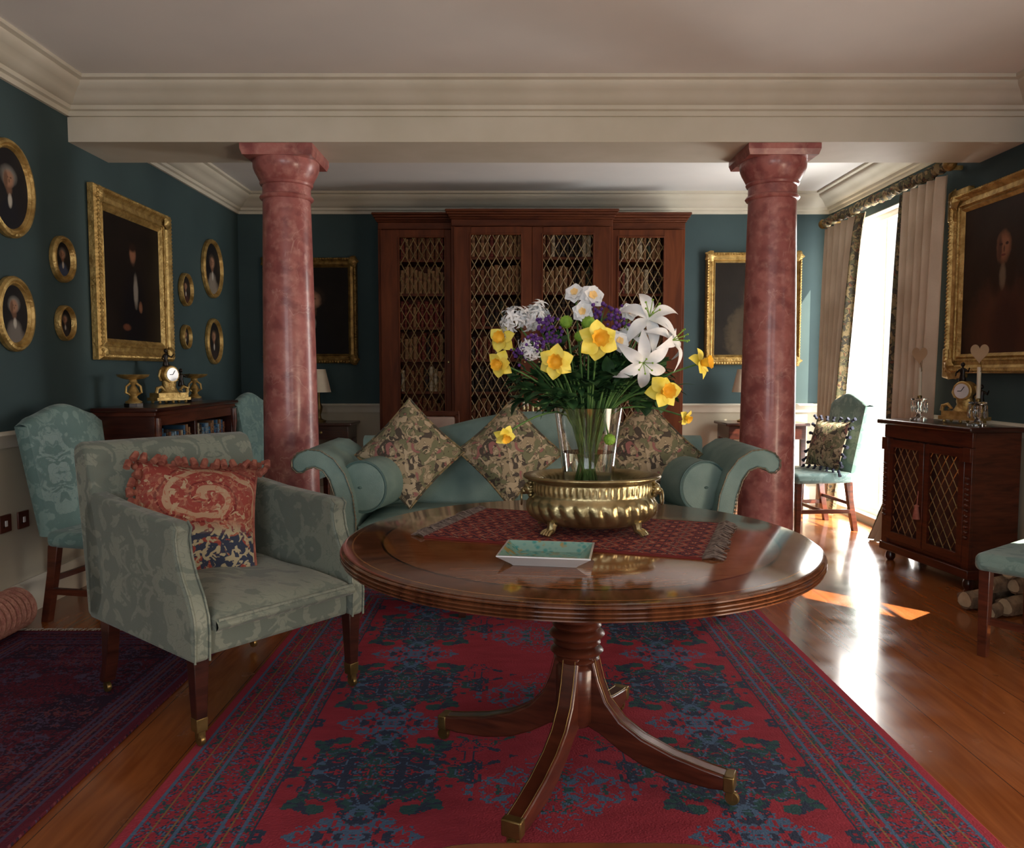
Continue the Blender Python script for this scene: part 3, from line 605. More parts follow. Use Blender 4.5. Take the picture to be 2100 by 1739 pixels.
mb.grid(lambda a,b:(-XB,.17+.06*b+a*(.14-.04*b),.3+(zt(-XB)-.3)*b),1,10); mb.grid(lambda a,b:(XB,.17+.06*b+a*(.14-.04*b),.3+(zt(XB)-.3)*b),1,10)
mb.build('backrest',TEALP,t,ang=60)
MB().box(-.94,.94,-.355,.31,.2,.36).build('seat_frame',TEALP,t,bevel=.015,seg=3)
mb=MB()
for sd,z0,pz in((1,.46,.045),(-1,.37,-.01)):
    mb.grid(lambda a,b:(-.855+1.71*a,-.36+.54*b,z0+pz*(max(0,(1-abs(2*a-1)**8)*(1-abs(2*b-1)**5))**.5)),36,12)
mb.grid(lambda a,b:(-.855+1.71*a,-.36-.02*math.sin(PI*b),.37+.09*b),36,4)
sc_=mb.build('seat_cushion',TEALP,t,ang=70)
MB().tube([(-.855,-.365,.46),(.855,-.365,.46)],.006,6).build('piping',TEALQ,sc_)
for lx in(-.92,-.36,.36,.92):
    MB().tbox((lx,-.30),.035,.055,0,.2).build('leg',MAHOGD,t,bevel=.003)
for lx in(-.9,.9): MB().tbox((lx,.27),.035,.05,0,.2,(lx,.25)).build('leg',MAHOGD,t,bevel=.003)
def bolster(label,u,v,rz):
    p=PY(u,v,3.80); t=T('bolster_cushion',label,'cushion',(p.x,3.78,.517+RZ0+.128),rz,'pair of teal bolsters')
    MB().lathe([(0,-.012),(.06,-.008),(.115,.004),(.128,.02),(.13,.2),(.128,.34),(.115,.355),(.06,.365),(0,.37)],32,RX(-PI/2)).build('bolster',TEALP,t)
    for yy in(.012,.348): MB().tube([(.126*math.cos(2*PI*i/32),yy,.126*math.sin(2*PI*i/32)) for i in range(32)],.006,6,True).build('piping',TEALQ,t)
    MB().sph((0,-.01,0),.012,10,.6).build('button',TEALQ,t)
bolster('round teal bolster against the left sofa arm',742,996,R(-14)); bolster('round teal bolster against the right sofa arm',1444,1000,R(14))
for (u,v,w,lb,Y) in((840,934,.41,'diamond-set floral tapestry cushion at the left of the sofa',4.05),(1046,932,.395,'diamond-set floral tapestry cushion in the middle of the sofa',4.08),(1325,932,.41,'diamond-set floral tapestry cushion behind the flower vase, right on the sofa',4.05)):
    p=PY(u,v,Y); t=T('floral_cushion',lb,'cushion',(p.x,Y,p.z+.012),R(random.uniform(-6,6)),'diamond-set floral cushions'); t.rotation_euler.x=R(-13)
    rot=R(45+random.uniform(-4,4)); cushion(MB(),w,w,.15,rot).build('cushion_body',TAPES,t,ang=60)
    MB().tube(cush_edge(w,w,rot),.007,6,True).build('piping',TAPES2,t)
# ------------------------------------------------------------ armchair
AX,AY=-1.062,2.895; AM=TR(AX,AY,0)@RZ(R(50.7))
t=T('upholstered_armchair','sage green damask armchair on casters beside the round table','armchair',(AX,AY,RZ0),R(50.7)); arm=t
MB().box(-.29,.29,-.335,.42,.29,.375).build('seat_frame',SAGE,t,bevel=.015,seg=3)
mb=MB()
def sq_(a,b): return .010*math.sin(5*a+1)*math.sin(4*b)+.004*math.sin(17*a)*math.sin(13*b)
mb.grid(lambda a,b:(-.276+.552*a,-.378+.68*b,.425+.052*(max(0,(1-abs(2*a-1)**4)*(1-abs(2*b-1)**4))**.5)-.012*(1-b)+sq_(a,b)),28,28)
mb.grid(lambda a,b:(-.276+.552*a,-.378+.68*b,.379),28,28)
mb.grid(lambda a,b:(-.276+.552*a,-.378-.014*math.sin(PI*b),.379+(.034+sq_(a,0))*b),28,4)
for i_,sx in enumerate((-.276,.276)): mb.grid(lambda a,b:(sx,-.378+.68*a,.379+(.034+.012*a+sq_(i_,a))*b),28,4)
sc_=mb.build('seat_cushion',SAGE,t,ang=70)
MB().tube([(-.27+.54*i/20,-.381,.414+sq_(i/20,0)) for i in range(21)],.006,6).build('piping',SAGE,sc_)
ap=[(-.355,.285),(-.36,.38),(-.355,.43),(-.33,.49),(-.29,.55),(-.262,.61),(-.25,.67),(-.262,.705),(-.24,.722),(-.1,.728),(.1,.738),(.36,.765),(.42,.70),(.415,.5),(.40,.285)]
for sg in(-1,1):
    x0,x1=(.283,.345) if sg>0 else(-.345,-.283)
    a_=MB().prism(ap,x0,x1,'yz').build('arm',SAGE,t,bevel=.02,seg=4,ang=50)
    for xx in(x0+.006,x1-.006): MB().tube([(xx,p[0]-.003,p[1]) for p in ap[:9]],.004,5).build('piping',SAGE,a_)
bp=[(.27,.385),(.30,.6),(.35,.8),(.38,.90),(.405,.935),(.45,.945),(.495,.93),(.50,.89),(.47,.7),(.44,.5),(.42,.29),(.32,.29)]
MB().prism(bp,-.345,.345,'yz').build('backrest',SAGE,t,bevel=.018,seg=3,ang=50)
for sx in(-.31,.31):
    l=MB().tbox((sx,-.32),.034,.052,.055,.30).build('front_leg',MAHOGD,t,bevel=.003); MB().tbox((sx,-.32),.037,.040,.05,.095).build('brass_cap',BRASSD,l,bevel=.002)
    mb=MB().lathe([(.019,-.008),(.021,0),(.019,.008)],16,TR(sx,-.325,.0215)@RY(PI/2)); mb.box(sx-.012,sx+.012,-.335,-.312,.03,.052); mb.build('caster',BRASSD,l)
    pl=[(.27,.30),(.345,.30),(.335,.22),(.34,.12),(.37,.045),(.33,.045),(.30,.12),(.285,.2)]
    l=MB().prism(pl,sx-.022,sx+.022,'yz').build('rear_leg',MAHOGD,t,bevel=.003)
    MB().lathe([(.019,-.008),(.021,0),(.019,.008)],16,TR(sx,.35,.0215)@RY(PI/2)).build('caster',BRASSD,l)
t=T('tapestry_cushion','red paisley tapestry cushion with tasselled fringe on the green armchair','cushion',(-1.20,2.94,.665),R(40)); t.rotation_euler=(R(-24),R(7),R(30))
cushion(MB(),.45,.43,.14,0).build('cushion_body',REDT,t,ang=60)
mb=MB(); e=cush_edge(.45,.43,0,13)
for i,q in enumerate(e):
    q=Vector(q)
    if q.z>.16 or (q.x<-.19 and q.z>.02):
        d=Vector((q.x*.5,0,q.z)).normalized(); mb.sph(q+d*.010,.013,8)
        q2=q+d*.018+Vector((random.uniform(-.01,.01),-.012,0)); mb.tube([q2,q2+d*.014+Vector((random.uniform(-.014,.014),-.017,-.012)),q2+d*.012+Vector((random.uniform(-.014,.014),-.026,-.036))],[.008,.013,.014],6)
mb.build('tassel_fringe',REDF,t)
MB().tube(e,.006,6,True).build('piping',REDF,t)
# ------------------------------------------------------------ side chairs
t=T('side_chair','','chair',(-1.99,4.05,0),R(72),'pale teal damask side chairs'); sc=t
mb=MB()
mb.prism([(-.28,-.26),(.28,-.26),(.25,.22),(-.25,.22)],.37,.45); mb.build('seat',TEALD,t,bevel=.03,seg=4)
def bz(x): return 1.015+.03*math.cos(PI*min(1,abs(x)/.24))-.03*max(0,abs(x)-.20)/.05
mb=MB()
def fb(sd):
    return lambda a,b:((-.25+.5*a)*(0.9+.12*b),(.20 if sd<0 else .27)+.09*b+ (-.012*math.sin(PI*a)*math.sin(PI*b) if sd<0 else 0),.42+(bz(-.25+.5*a)-.42)*b)
mb.grid(fb(-1),20,14); mb.grid(fb(1),20,14)
mb.grid(lambda a,b:((-.25+.5*a)*1.02,.29+.07*b,bz(-.25+.5*a)+.012*math.sin(PI*b)),20,4)
for xx in(0,1): mb.grid(lambda a,b:((-.25+.5*xx)*(.9+.12*b)+(.01 if xx else -.01)*math.sin(PI*a),.2+.07*a+.09*b,.42+(bz(-.25+.5*xx)-.42)*b),4,14)
mb.build('backrest',TEALD,t,ang=60)
for sx in(-1,1):
    MB().tbox((sx*.24,-.22),.036,.045,0,.38).build('front_leg',MAHOG,t,bevel=.003)
    MB().prism([(.16,.38),(.215,.38),(.225,.25),(.27,0),(.23,0),(.19,.2)],sx*.22-.02,sx*.22+.02,'yz').build('rear_leg',MAHOG,t,bevel=.003)
    MB().box(sx*.23-.011,sx*.23+.011,-.2,.225,.14,.17).build('stretcher',MAHOG,t)
MB().box(-.225,.225,-.02,.0,.145,.168).build('stretcher',MAHOG,t); MB().box(-.215,.215,.2,.22,.2,.225).build('stretcher',MAHOG,t)
sc['label']='tall pale teal damask chair against the left wall behind the armchair'; sc.location=(-1.99,3.92,0); sc.rotation_euler.z=R(79)
def chair2(loc,rz,label): o=copy_tree(sc); o.location=loc; o.rotation_euler=(0,0,R(rz)); o['label']=label; return o
chair2((-1.76,6.12,0),84,'pale teal damask chair beyond the low bookcase, seen left of the column')
chair2((2.36,6.12,0),-84,'pale teal chair holding a tasselled cushion in front of the bright window')
chair2((2.35,3.25,0),216.9,'pale teal seated chair cut by the right edge of the photo')
t=T('tasselled_cushion','tapestry cushion with navy tassels on the chair by the window','cushion',(2.47,6.09,.655),R(-76)); t.rotation_euler=(R(-16),0,R(-74))
cushion(MB(),.40,.38,.13,0).build('cushion_body',TAPES,t,ang=60); mb=MB()
for i,q in enumerate(cush_edge(.40,.38,0,6)):
    q=Vector(q); d=q.normalized(); mb.sph(q+d*.012,.013,7); mb.tube([q+d*.02,q+d*.05+Vector((0,0,-.008))],[.008,.015],6)
mb.build('tassel_fringe',NAVYF,t)
# ------------------------------------------------------------ round table
TX,TY,TZ,TRD=.195,2.30,.73,.695
t=T('pedestal_table','large round mahogany pedestal table with reeded edge in the foreground','table',(TX,TY,RZ0)); t.scale=(1,1,(TZ-RZ0)/TZ)
pr=[(0,.695),(.54,.695),(.665,.69)]
for i in range(4):
    z0=.688+i*.0095
    for q in(0,.33,.66,1): pr.append((TRD-.014+.009*math.sin(PI*q)+ (0.004 if i in(1,2) else 0),z0+.0095*q))
pr+=[(TRD-.012,.7275),(TRD-.02,.73),(0,.73)]
MB().lathe(pr,96).build('table_top',TTOP,t,ang=50)
pp=[(0,.15),(.045,.15),(.062,.17),(.062,.33),(.05,.345)]
z0=.345
for rr,hh in((.068,.024),(.080,.026),(.072,.024),(.084,.028),(.074,.026),(.082,.026),(.070,.024),(.078,.026),(.066,.024),(.072,.024),(.06,.024)):
    pp+=[(rr-.026,z0+.001),(rr-.007,z0+hh*.2),(rr,z0+hh*.5),(rr-.007,z0+hh*.8),(rr-.026,z0+hh-.001)]; z0+=hh
pp+=[(.05,z0+.002),(.055,.635),(.06,.655),(.09,.67),(.09,.69)]
MB().lathe(pp,36).build('pedestal',MAHOG,t,ang=45)
MB().box(-.3,.3,-.03,.03,.672,.694).build('bearer',MAHOG,t)
up_=[(.03,.385),(.06,.365),(.076,.30),(.100,.24),(.145,.188),(.21,.150),(.30,.119),(.39,.100),(.465,.088)]; lo_=[(.465,.05),(.40,.044),(.30,.05),(.21,.070),(.14,.102),(.08,.14),(.03,.16)]
for i in range(4):
    a=R(-25+90*i); M=RZ(a)
    l=MB().prism(up_+lo_,-.026,.026,'xz',M).build('leg',MAHOG,t,bevel=.006)
    MB().box(.441,.471,-.0275,.0275,.046,.092,M).build('brass_cap',BRASSD,l,bevel=.004)
    mb=MB().lathe([(.018,-.009),(.021,0),(.018,.009)],16,M@TR(.463,0,.0215)@RX(PI/2)); mb.box(.447,.465,-.014,.014,.02,.046,M); mb.build('caster',BRASSD,l)
    for sg in(-1,1): MB().tube([(q[0]+.004,sg*.019,q[1]+.0003) for q in up_[1:]],.0009,4,M=M).build('inlay_line',BRASSD,l)
# kilim runner
cs=[PZ(868,1102,TZ),PZ(1435,1150,TZ),PZ(1478,1075,TZ),PZ(1000,1046,TZ)]
ctr=sum(cs,Vector())/4; dx=((cs[1]-cs[0])+(cs[2]-cs[3])).normalized(); L=((cs[1]-cs[0]).length+(cs[2]-cs[3]).length)/2; Wd=abs(((cs[3]-cs[0])+(cs[2]-cs[1])).dot(Vector((-dx.y,dx.x,0))))/2
ang=math.atan2(dx.y,dx.x)
t=T('kilim_runner','small red patterned kilim with fringed ends lying under the brass bowl','rug',(ctr.x,ctr.y,TZ+.0005),ang)
m=NT('kilim_weave',.95,spec=.1); X,Y,Z=m.xyz(m.coord()); g=.004
sx=m.math('MULTIPLY',m.math('ROUND',m.math('DIVIDE',X,g)),g); sy=m.math('MULTIPLY',m.math('ROUND',m.math('DIVIDE',Y,g)),g)
px=m.math('PINGPONG',sx,.045);py=m.math('PINGPONG',sy,.036); d=m.math('ADD',px,py); n=m.noise(70,2,m.comb(px,py,1))
c=m.mix(m.band(d,.02,.03),S(142,66,58),S(62,44,54)); c=m.mix(m.math('LESS_THAN',d,.010),c,S(178,118,92)); c=m.mix(m.mr(n,.55,.57),c,S(72,48,60)); c=m.mix(m.band(d,.05,.054),c,S(178,144,118))
eb=m.math('SUBTRACT',Wd/2,m.math('ABSOLUTE',sy)); c=m.mix(m.band(eb,.03,.036),c,S(60,36,42)); c=m.mix(m.band(eb,.0,.01),c,S(110,44,40)); m.col(c); m.bump(m.noise(300,1),.4,.002)
MB().box(-L/2,L/2,-Wd/2,Wd/2,0,.005).build('woven_panel',m.m,t)
for sg in(-1,1):
    mb=MB(); n=60
    for i in range(n):
        y=-Wd/2+Wd*(i+.5)/n; a=random.uniform(-.014,.014); q=.035+random.uniform(0,.025)
        mb.tube([(sg*L/2,y,.004),(sg*(L/2+q*.5),y+a*.5,.009+random.uniform(0,.006)),(sg*(L/2+q),y+a,.0025)],[.003,.0028,.0022],4)
    mb.build('fringe',FRDK,t)
# brass bowl
BXc,BYc=.243,2.36; b0=TZ+.0056
t=T('brass_jardiniere','oval gadrooned brass bowl on paw feet holding the flower vase','bowl',(BXc,BYc,b0))
def gad(a,j,z):
    if .026<z<.105: return 1+.06*(abs(math.sin(14*a+z*22))-.5)*math.sin(PI*(z-.026)/.079)
    if .118<z<.148: return 1+.012*math.sin(60*a)
    return 1
pr=[(0,.018),(.09,.018),(.125,.022)]+[(.125+.070*math.sin(q*PI/2)**.9,.024+.055*(1-math.cos(q*PI/2))) for q in[i/9 for i in range(1,10)]]
pr+=[(.197,.09),(.19,.102),(.181,.110),(.180,.118),(.182,.125),(.182,.133),(.182,.141),(.182,.148),(.181,.152),(.19,.157),(.204,.162),(.21,.167),(.208,.173),(.2,.174),(.188,.168),(.165,.155),(.160,.12),(.160,.08),(.15,.05),(.10,.034),(0,.030)]
MB().lathe(pr,336,sy=.74,mod=gad).build('bowl',BRASS,t,ang=70)
for (fx,fy) in((-.12,-.082),(.12,-.082),(-.12,.082),(.12,.082)):
    mb=MB(); a=math.atan2(fy,fx); M=TR(fx,fy,0)@RZ(a)
    mb.tube([(-.01,0,.045),(.006,0,.034),(.008,0,.02),(.014,0,.013)],[.014,.016,.013,.0128],8,M=M)
    for k in(-1,-.33,.33,1): mb.tube([(.012,k*.012,.018),(.026,k*.016,.013),(.034,k*.018,.005)],[.006,.006,.0045],6,M=M)
    mb.build('paw_foot',BRASS,t)
for sg in(-1,1):
    mb=MB(); mb.sph((sg*.190,0,.13),.020,12); mb.sph((sg*.206,0,.122),.011,10)
    for k in range(9): q=2*PI*k/9; mb.sph((sg*.188,.020*math.cos(q),.13+.022*math.sin(q)),.007,7)
    l=mb.build('lion_mask',BRASS,t); MB().tube([(sg*.214,.022*math.sin(2*PI*i/20),.102+.022*math.cos(2*PI*i/20)) for i in range(20)],.003,6,True).build('ring_handle',BRASS,l)
# vase
VX,VY,V0=BXc-.012,BYc,b0+.0315
t=T('glass_vase','clear flared glass vase of flowers standing in the brass bowl','vase',(VX,VY,V0))
VH=1.112-V0
MB().lathe([(0,0),(.066,0),(.069,.004),(.075,.12),(.086,.22),(.104,VH),(.099,VH+.001),(.081,.22),(.070,.12),(.064,.014),(0,.012)],40).build('glass_body',GLASS,t)
MB().lathe([(0,.0125),(.0632,.0145),(.0695,.12),(.0795,.21),(.0,.21)],40).build('water',WATER,t)
# bouquet
def hm(pos,d): return Matrix.Translation(pos)@Vector(d).normalized().to_track_quat('Z','Y').to_matrix().to_4x4()
def petal(mb,M,L,W,ang,cup=.2,rec=0,n=6,pw=.8,tw=0):
    def fn(a,b):
        s=a*2-1; wd=W*math.sin(PI*min(1,max(.02,b))**pw)*.98+.0008; z=cup*L*b-rec*L*b*b+abs(s)*wd*.25; return (s*wd,L*b,z+tw*s*wd*b)
    mb.grid(fn,4,n,M@RZ(ang))
def stem(mb,head,org):
    a=math.atan2(head.y-VY,head.x-VX); rr=min(.06,math.hypot(head.x-VX,head.y-VY)*.5)
    b=Vector((VX-math.cos(a)*.035+random.uniform(-.014,.014),VY-math.sin(a)*.035+random.uniform(-.014,.014),V0+.02))
    rim=Vector((VX+math.cos(a)*rr,VY+math.sin(a)*rr,V0+VH)); mid=rim.lerp(head,.55)+Vector((0,0,max(0,.02)))
    pts=[b,b.lerp(rim,.5),rim,mid,head]; out=[]
    for i in range(len(pts)-1):
        for k in range(3): out.append(pts[i].lerp(pts[i+1],k/3))
    out.append(pts[-1])
    for _ in range(2): out=[out[0]]+[(out[i-1]+out[i]*2+out[i+1])/4 for i in range(1,len(out)-1)]+[out[-1]]
    mb.tube([p-org for p in out],.0028,6)
VO=Vector((VX,VY,V0+.014))
YS=-.07
def flower(kind,label,u,v,Y,d,s=1.0,group=None):
    p=PY(u,v,Y+YS); t=T(kind,label,'flower',VO,0,group); d=Vector(d).normalized(); M=hm(p-VO,d)@Matrix.Scale(s,4)@RZ(random.uniform(0,1))
    mb=MB(); stem(mb,p-d*.004,VO); mb.build('stem',STEM,t)
    if kind=='daffodil':
        mb=MB()
        for k in range(6): petal(mb,M@RZ(k*PI/3+random.uniform(-.15,.15))@RX(random.uniform(-.35,.25)),.047,.0205,0,.12 if k%2 else .32,.35 if k%2 else .15,7,.9,random.uniform(-.5,.5))
        mb.build('petals',YEL,t,ang=80,recalc=False)
        MB().lathe([(0,.002),(.009,.004),(.012,.014),(.0145,.024),(.020,.032),(.0195,.0325),(.0135,.025),(.011,.014),(0,.008)],24,M,mod=lambda a,j,z:1+.1*math.sin(9*a)*(1 if j in(4,5) else .2)).build('trumpet',ORG,t,ang=80)
    elif kind=='white_narcissus':
        mb=MB()
        for k in range(6): petal(mb,M@RZ(k*PI/3)@RX(random.uniform(-.2,.2)),.034,.017,0,.1,.1,6,.9)
        for k in range(7): petal(mb,M@TR(0,0,.006)@RZ(k*.9+.5),.024,.011,0,random.uniform(.4,.8),.2)
        mb.build('petals',PWH,t,ang=80,recalc=False)
        MB().lathe([(0,.006),(.008,.008),(.011,.016),(.009,.016),(0,.01)],12,M,mod=lambda a,j,z:1+.15*math.sin(5*a)).build('trumpet',CRM,t)
    elif kind=='white_lily':
        mb=MB()
        for k in range(6): petal(mb,M@RZ(k*PI/3+random.uniform(-.2,.2))@RX(random.uniform(-.3,.2)),.094,.0175,0,.95,1.2,12,.8,random.uniform(-.5,.5))
        mb.build('petals',PWH,t,ang=80,recalc=False)
        mb=MB()
        for k in range(6):
            a=k*PI/3+.4; mb.tube([(0,0,.01),(.010*math.cos(a),.010*math.sin(a),.035),(.02*math.cos(a),.02*math.sin(a),.055)],.0012,5,M=M); mb.sph((.021*math.cos(a),.021*math.sin(a),.056),.0032,6,M=M)
        mb.build('stamens',LIME,t)
    elif kind=='white_cluster_flower':
        mb=MB()
        for i in range(40):
            th=math.acos(1-1.25*random.random()); ph=random.random()*2*PI; q=Vector((math.sin(th)*math.cos(ph),math.sin(th)*math.sin(ph),math.cos(th)))
            MM=M@hm(q*random.uniform(.018,.052),q+Vector((random.uniform(-.5,.5),random.uniform(-.5,.5),0)))
            for k in range(5): petal(mb,MM,random.uniform(.018,.027),.0038,k*2*PI/5+i,.6,.7,4)
        mb.build('florets',PWH,t,ang=80,recalc=False)
    elif kind=='purple_statice':
        mb=MB(); m2=MB()
        for i in range(30):
            q=Vector((random.gauss(0,.017),random.gauss(0,.017),random.gauss(0,.015))); mb.sph(q,random.uniform(.0045,.007),6,M=M); 
            if i%2==0: m2.tube([(0,0,-.03),q],.001,4,M=M)
        mb.build('florets',PURP,t); m2.build('stalks',STEM,t)
    elif kind=='green_button_flower':
        MB().lathe([(0,-.014)]+[(.017*math.sin(PI*j/9),-.013*math.cos(PI*j/9)) for j in range(1,9)]+[(0,.013)],22,M,mod=lambda a,j,z:1+.12*math.sin(11*a+j*1.6)).build('bloom',LIME,t,ang=20)
    return t
dd='yellow daffodil in the bouquet, '
for (u,v,Y,d,s,lb) in((1030,697,2.40,(-.4,-1,.3),.95,'upper of the pair at its left edge'),(1026,746,2.36,(-.5,-1,-.1),.9,'lower of the pair at its left edge'),(1140,742,2.30,(-.15,-1,.0),1.1,'with the deepest orange trumpet, front left'),(1226,698,2.27,(.1,-1,.15),1.25,'largest bloom at the centre'),
  (1437,745,2.38,(.8,-.6,.15),1.0,'farthest right, seen side on'),(1360,803,2.30,(.35,-1,.1),1.1,'low on the right above the vase rim'),(1405,855,2.36,(.55,-.6,-.4),.6,'smallest drooping one at lower right'),(1035,893,2.34,(.3,-.8,-.5),.7,'drooping lowest at the left beside the vase')):
    flower('daffodil',dd+lb,u,v,Y,d,s,'daffodils in the vase')
for (u,v,Y,d,s,lb) in((1180,603,2.46,(-.3,-.8,.4),1.05,'topmost and leftmost'),(1214,608,2.43,(.1,-1,.2),1.15,'top right with peach centre'),(1195,640,2.42,(-.2,-1,.1),1,'just below the top pair'),(1268,700,2.36,(.2,-1,.1),1,'tucked right of the central daffodil'),(1290,640,2.44,(.2,-1,.3),.9,'behind the lilies')):
    flower('white_narcissus','white narcissus in the bouquet, '+lb,u,v,Y,d,s,'white narcissi')
for (u,v,Y,d,s,lb) in((1330,655,2.38,(.05,-.8,.55),1.1,'highest and most open'),(1372,700,2.36,(.8,-.5,.3),.95,'outermost on the right'),(1318,742,2.31,(0,-1,-.25),1.0,'lowest, over the dark leaves'),(1300,690,2.42,(-.3,-.6,.6),.8,'half hidden behind the others')):
    flower('white_lily','white lily in the bouquet, '+lb,u,v,Y,d,s,'white lilies')
for (u,v,Y,d,s,lb) in((1060,662,2.40,(-.4,-.8,.5),.95,'leftmost'),(1098,650,2.46,(-.1,-.7,.7),.95,'behind the purple statice'),(1088,712,2.36,(-.2,-1,.1),.7,'lower, between two daffodils')):
    flower('white_cluster_flower','clustered white flower head in the bouquet, '+lb,u,v,Y,d,s,'clustered white heads')
for i,(u,v,Y,s,lb) in enumerate(((1122,664,2.38,1,'by the upper left white cluster'),(1098,704,2.33,.9,'left of the orange-trumpet daffodil'),(1132,690,2.34,1,'above the orange-trumpet daffodil'),(1070,722,2.36,.8,'beside the left pair of daffodils'),(1235,640,2.42,1,'under the white narcissi'),(1265,655,2.38,1,'near the tall lily'))):
    flower('purple_statice','purple statice sprig '+lb,u,v,Y,(0,-.5,.8),s,'purple statice')
for (u,v,Y,s,lb) in((1161,660,2.33,1.1,'upper left of the largest daffodil'),(1207,663,2.31,1.2,'just above the largest daffodil'),(1188,690,2.34,.9,'left of the largest daffodil'),(1250,901,2.325,1.0,'low against the vase')):
    flower('green_button_flower','round lime green button flower '+lb,u,v,Y,(0,-1,.3),s,'lime green button flowers')
for i in range(92):
    a=random.uniform(-.15,PI+.15); rr=random.uniform(.15,1)**.7; u=1215+182*rr*math.cos(a); v=815-132*rr*abs(math.sin(a))+random.uniform(-5,26); Y=random.uniform(2.25,2.5)
    p=PY(u,v,Y); t=T('leaf_sprig','dark green leafy sprig among the flowers in the glass vase','foliage',VO,0,'leafy sprigs in the bouquet')
    mb=MB(); stem(mb,p,VO); mb.build('stem',STEM,t); mb=MB()
    ax=(p-Vector((VX,VY,V0+VH))).normalized(); big=random.random()<.6
    for k in range(7 if big else 11):
        q=p-ax*(.011*k)-VO; dv=(ax+Vector((random.uniform(-1,1),random.uniform(-1,.6),random.uniform(-.8,.6)))*1.1).normalized()
        M=Matrix.Translation(q)@dv.to_track_quat('Y','Z').to_matrix().to_4x4(); petal(mb,M,random.uniform(.035,.068),random.uniform(.017,.026) if big else random.uniform(.009,.016),0,.15,.3,6)
    mb.build('leaves',LEAF,t,ang=80,recalc=False)
# dish
p=PZ(1122,1150,TZ); t=T('porcelain_tray','square white porcelain tray glazed turquoise inside at the table front','tray',(p.x,p.y+.0,TZ+.0005),R(-9))
def sq(a,b,z): return [(-a,-b,z),(a,-b,z),(a,b,z),(-a,b,z)]
MB().loops([sq(.0,.0,0),sq(.080,.062,0),sq(.085,.067,.005),sq(.118,.095,.028),sq(.118,.095,.031),sq(.113,.090,.031)]).build('tray_body',PORC,t,bevel=.0)
MB().loops([sq(.113,.090,.0311),sq(.083,.065,.009),sq(.0,.0,.009)]).build('glazed_well',TURQ,t)
# ------------------------------------------------------------ rugs
def rug(name,label,x0,x1,y0,y1,mat,fr=None):
    t=T(name,label,'rug',((x0+x1)/2,(y0+y1)/2,0)); w=x1-x0;l=y1-y0
    MB().box(-w/2,w/2,-l/2,l/2,.0005,.011).build('pile',mat,t,bevel=.004)
    n=int(w/.012)
    for sg in(1,-1):
        mb=MB()
        for i in range(n):
            x=-w/2+w*(i+.5)/n; mb.tube([(x,sg*l/2,.006),(x+random.uniform(-.01,.01),sg*(l/2+.025),.008),(x+random.uniform(-.015,.015),sg*(l/2+.05),.003)],.002,4)
        mb.build('fringe',FRINGE,t)
rug('turkish_rug','large bright red turkish rug with blue green medallions under the table',-1.03,1.26,.55,4.42,rug_mat('red_rug_weave',2.29,3.87,S(156,56,70),S(54,62,82),S(78,102,132),S(52,82,84),.35))
rug('persian_rug','dark plum red rug at the lower left beside the armchair',-2.33,-1.285,.9,3.58,rug_mat('plum_rug_weave',1.045,2.68,S(88,36,50),S(46,34,50),S(74,62,86),S(100,54,60),.2,7,S(96,64,70),.05,.16))
# ------------------------------------------------------------ curtains, pole
def curtain(label,top,bot,pool):
    t=T('curtain',label,'curtain',(2.74,(top[0]+top[1])/2,0),0,'cream curtains at the bright window'); cy=(top[0]+top[1])/2
    def fn(a,b,k0=0,k1=1):
        q=k0+(k1-k0)*a; y0=top[0]+(bot[0]-top[0])*(1-b)**.7; y1=top[1]+(bot[1]-top[1])*(1-b)**.7
        y=y0+(y1-y0)*q; fold=math.sin(q*PI*11+1.2*math.sin(b*3))*.035*(.7+.5*(1-b))
        return (fold-(pool*.12*max(0,.12-b)/.12),y-cy,.012+b*2.45+.0*q)
    ins=top[2]
    a0,a1=(0,.85) if ins>0 else(.15,1)
    MB().grid(lambda a,b:fn(a,b,a0,a1),70,30).build('panel',CURT,t,ang=80)
    b0,b1=(.85,1) if ins>0 else(0,.15)
    MB().grid(lambda a,b:fn(a,b,b0,b1),18,30).build('patterned_border',TAPES2,t,ang=80)
curtain('cream curtain on the far side of the window, drawn back to the corner',(6.16,6.92,-1),(6.62,6.92),0)
curtain('cream curtain on the near side of the window, beside the wall portrait',(5.02,5.60,1),(5.16,5.66),1)
t=T('curtain_rail','ruched floral curtain rail along the top of the window','curtain rail',(2.72,5.93,2.505))
pts=[];rs=[]
for i in range(110): q=i/109; pts.append((0,-.95+1.9*q,.005*math.sin(i*2.1))); rs.append(.030+.011*math.sin(i*1.9)+.004*math.sin(i*5.3))
MB().tube(pts,rs,12).build('ruched_heading',TAPES2,t)
for sg in(-1,1): MB().sph((0,sg*.985,0),.042,14).build('finial',GILTD,t); MB().box(-.01,.125,sg*.9-.012,sg*.9+.012,-.012,.012).build('bracket',GILT,t)
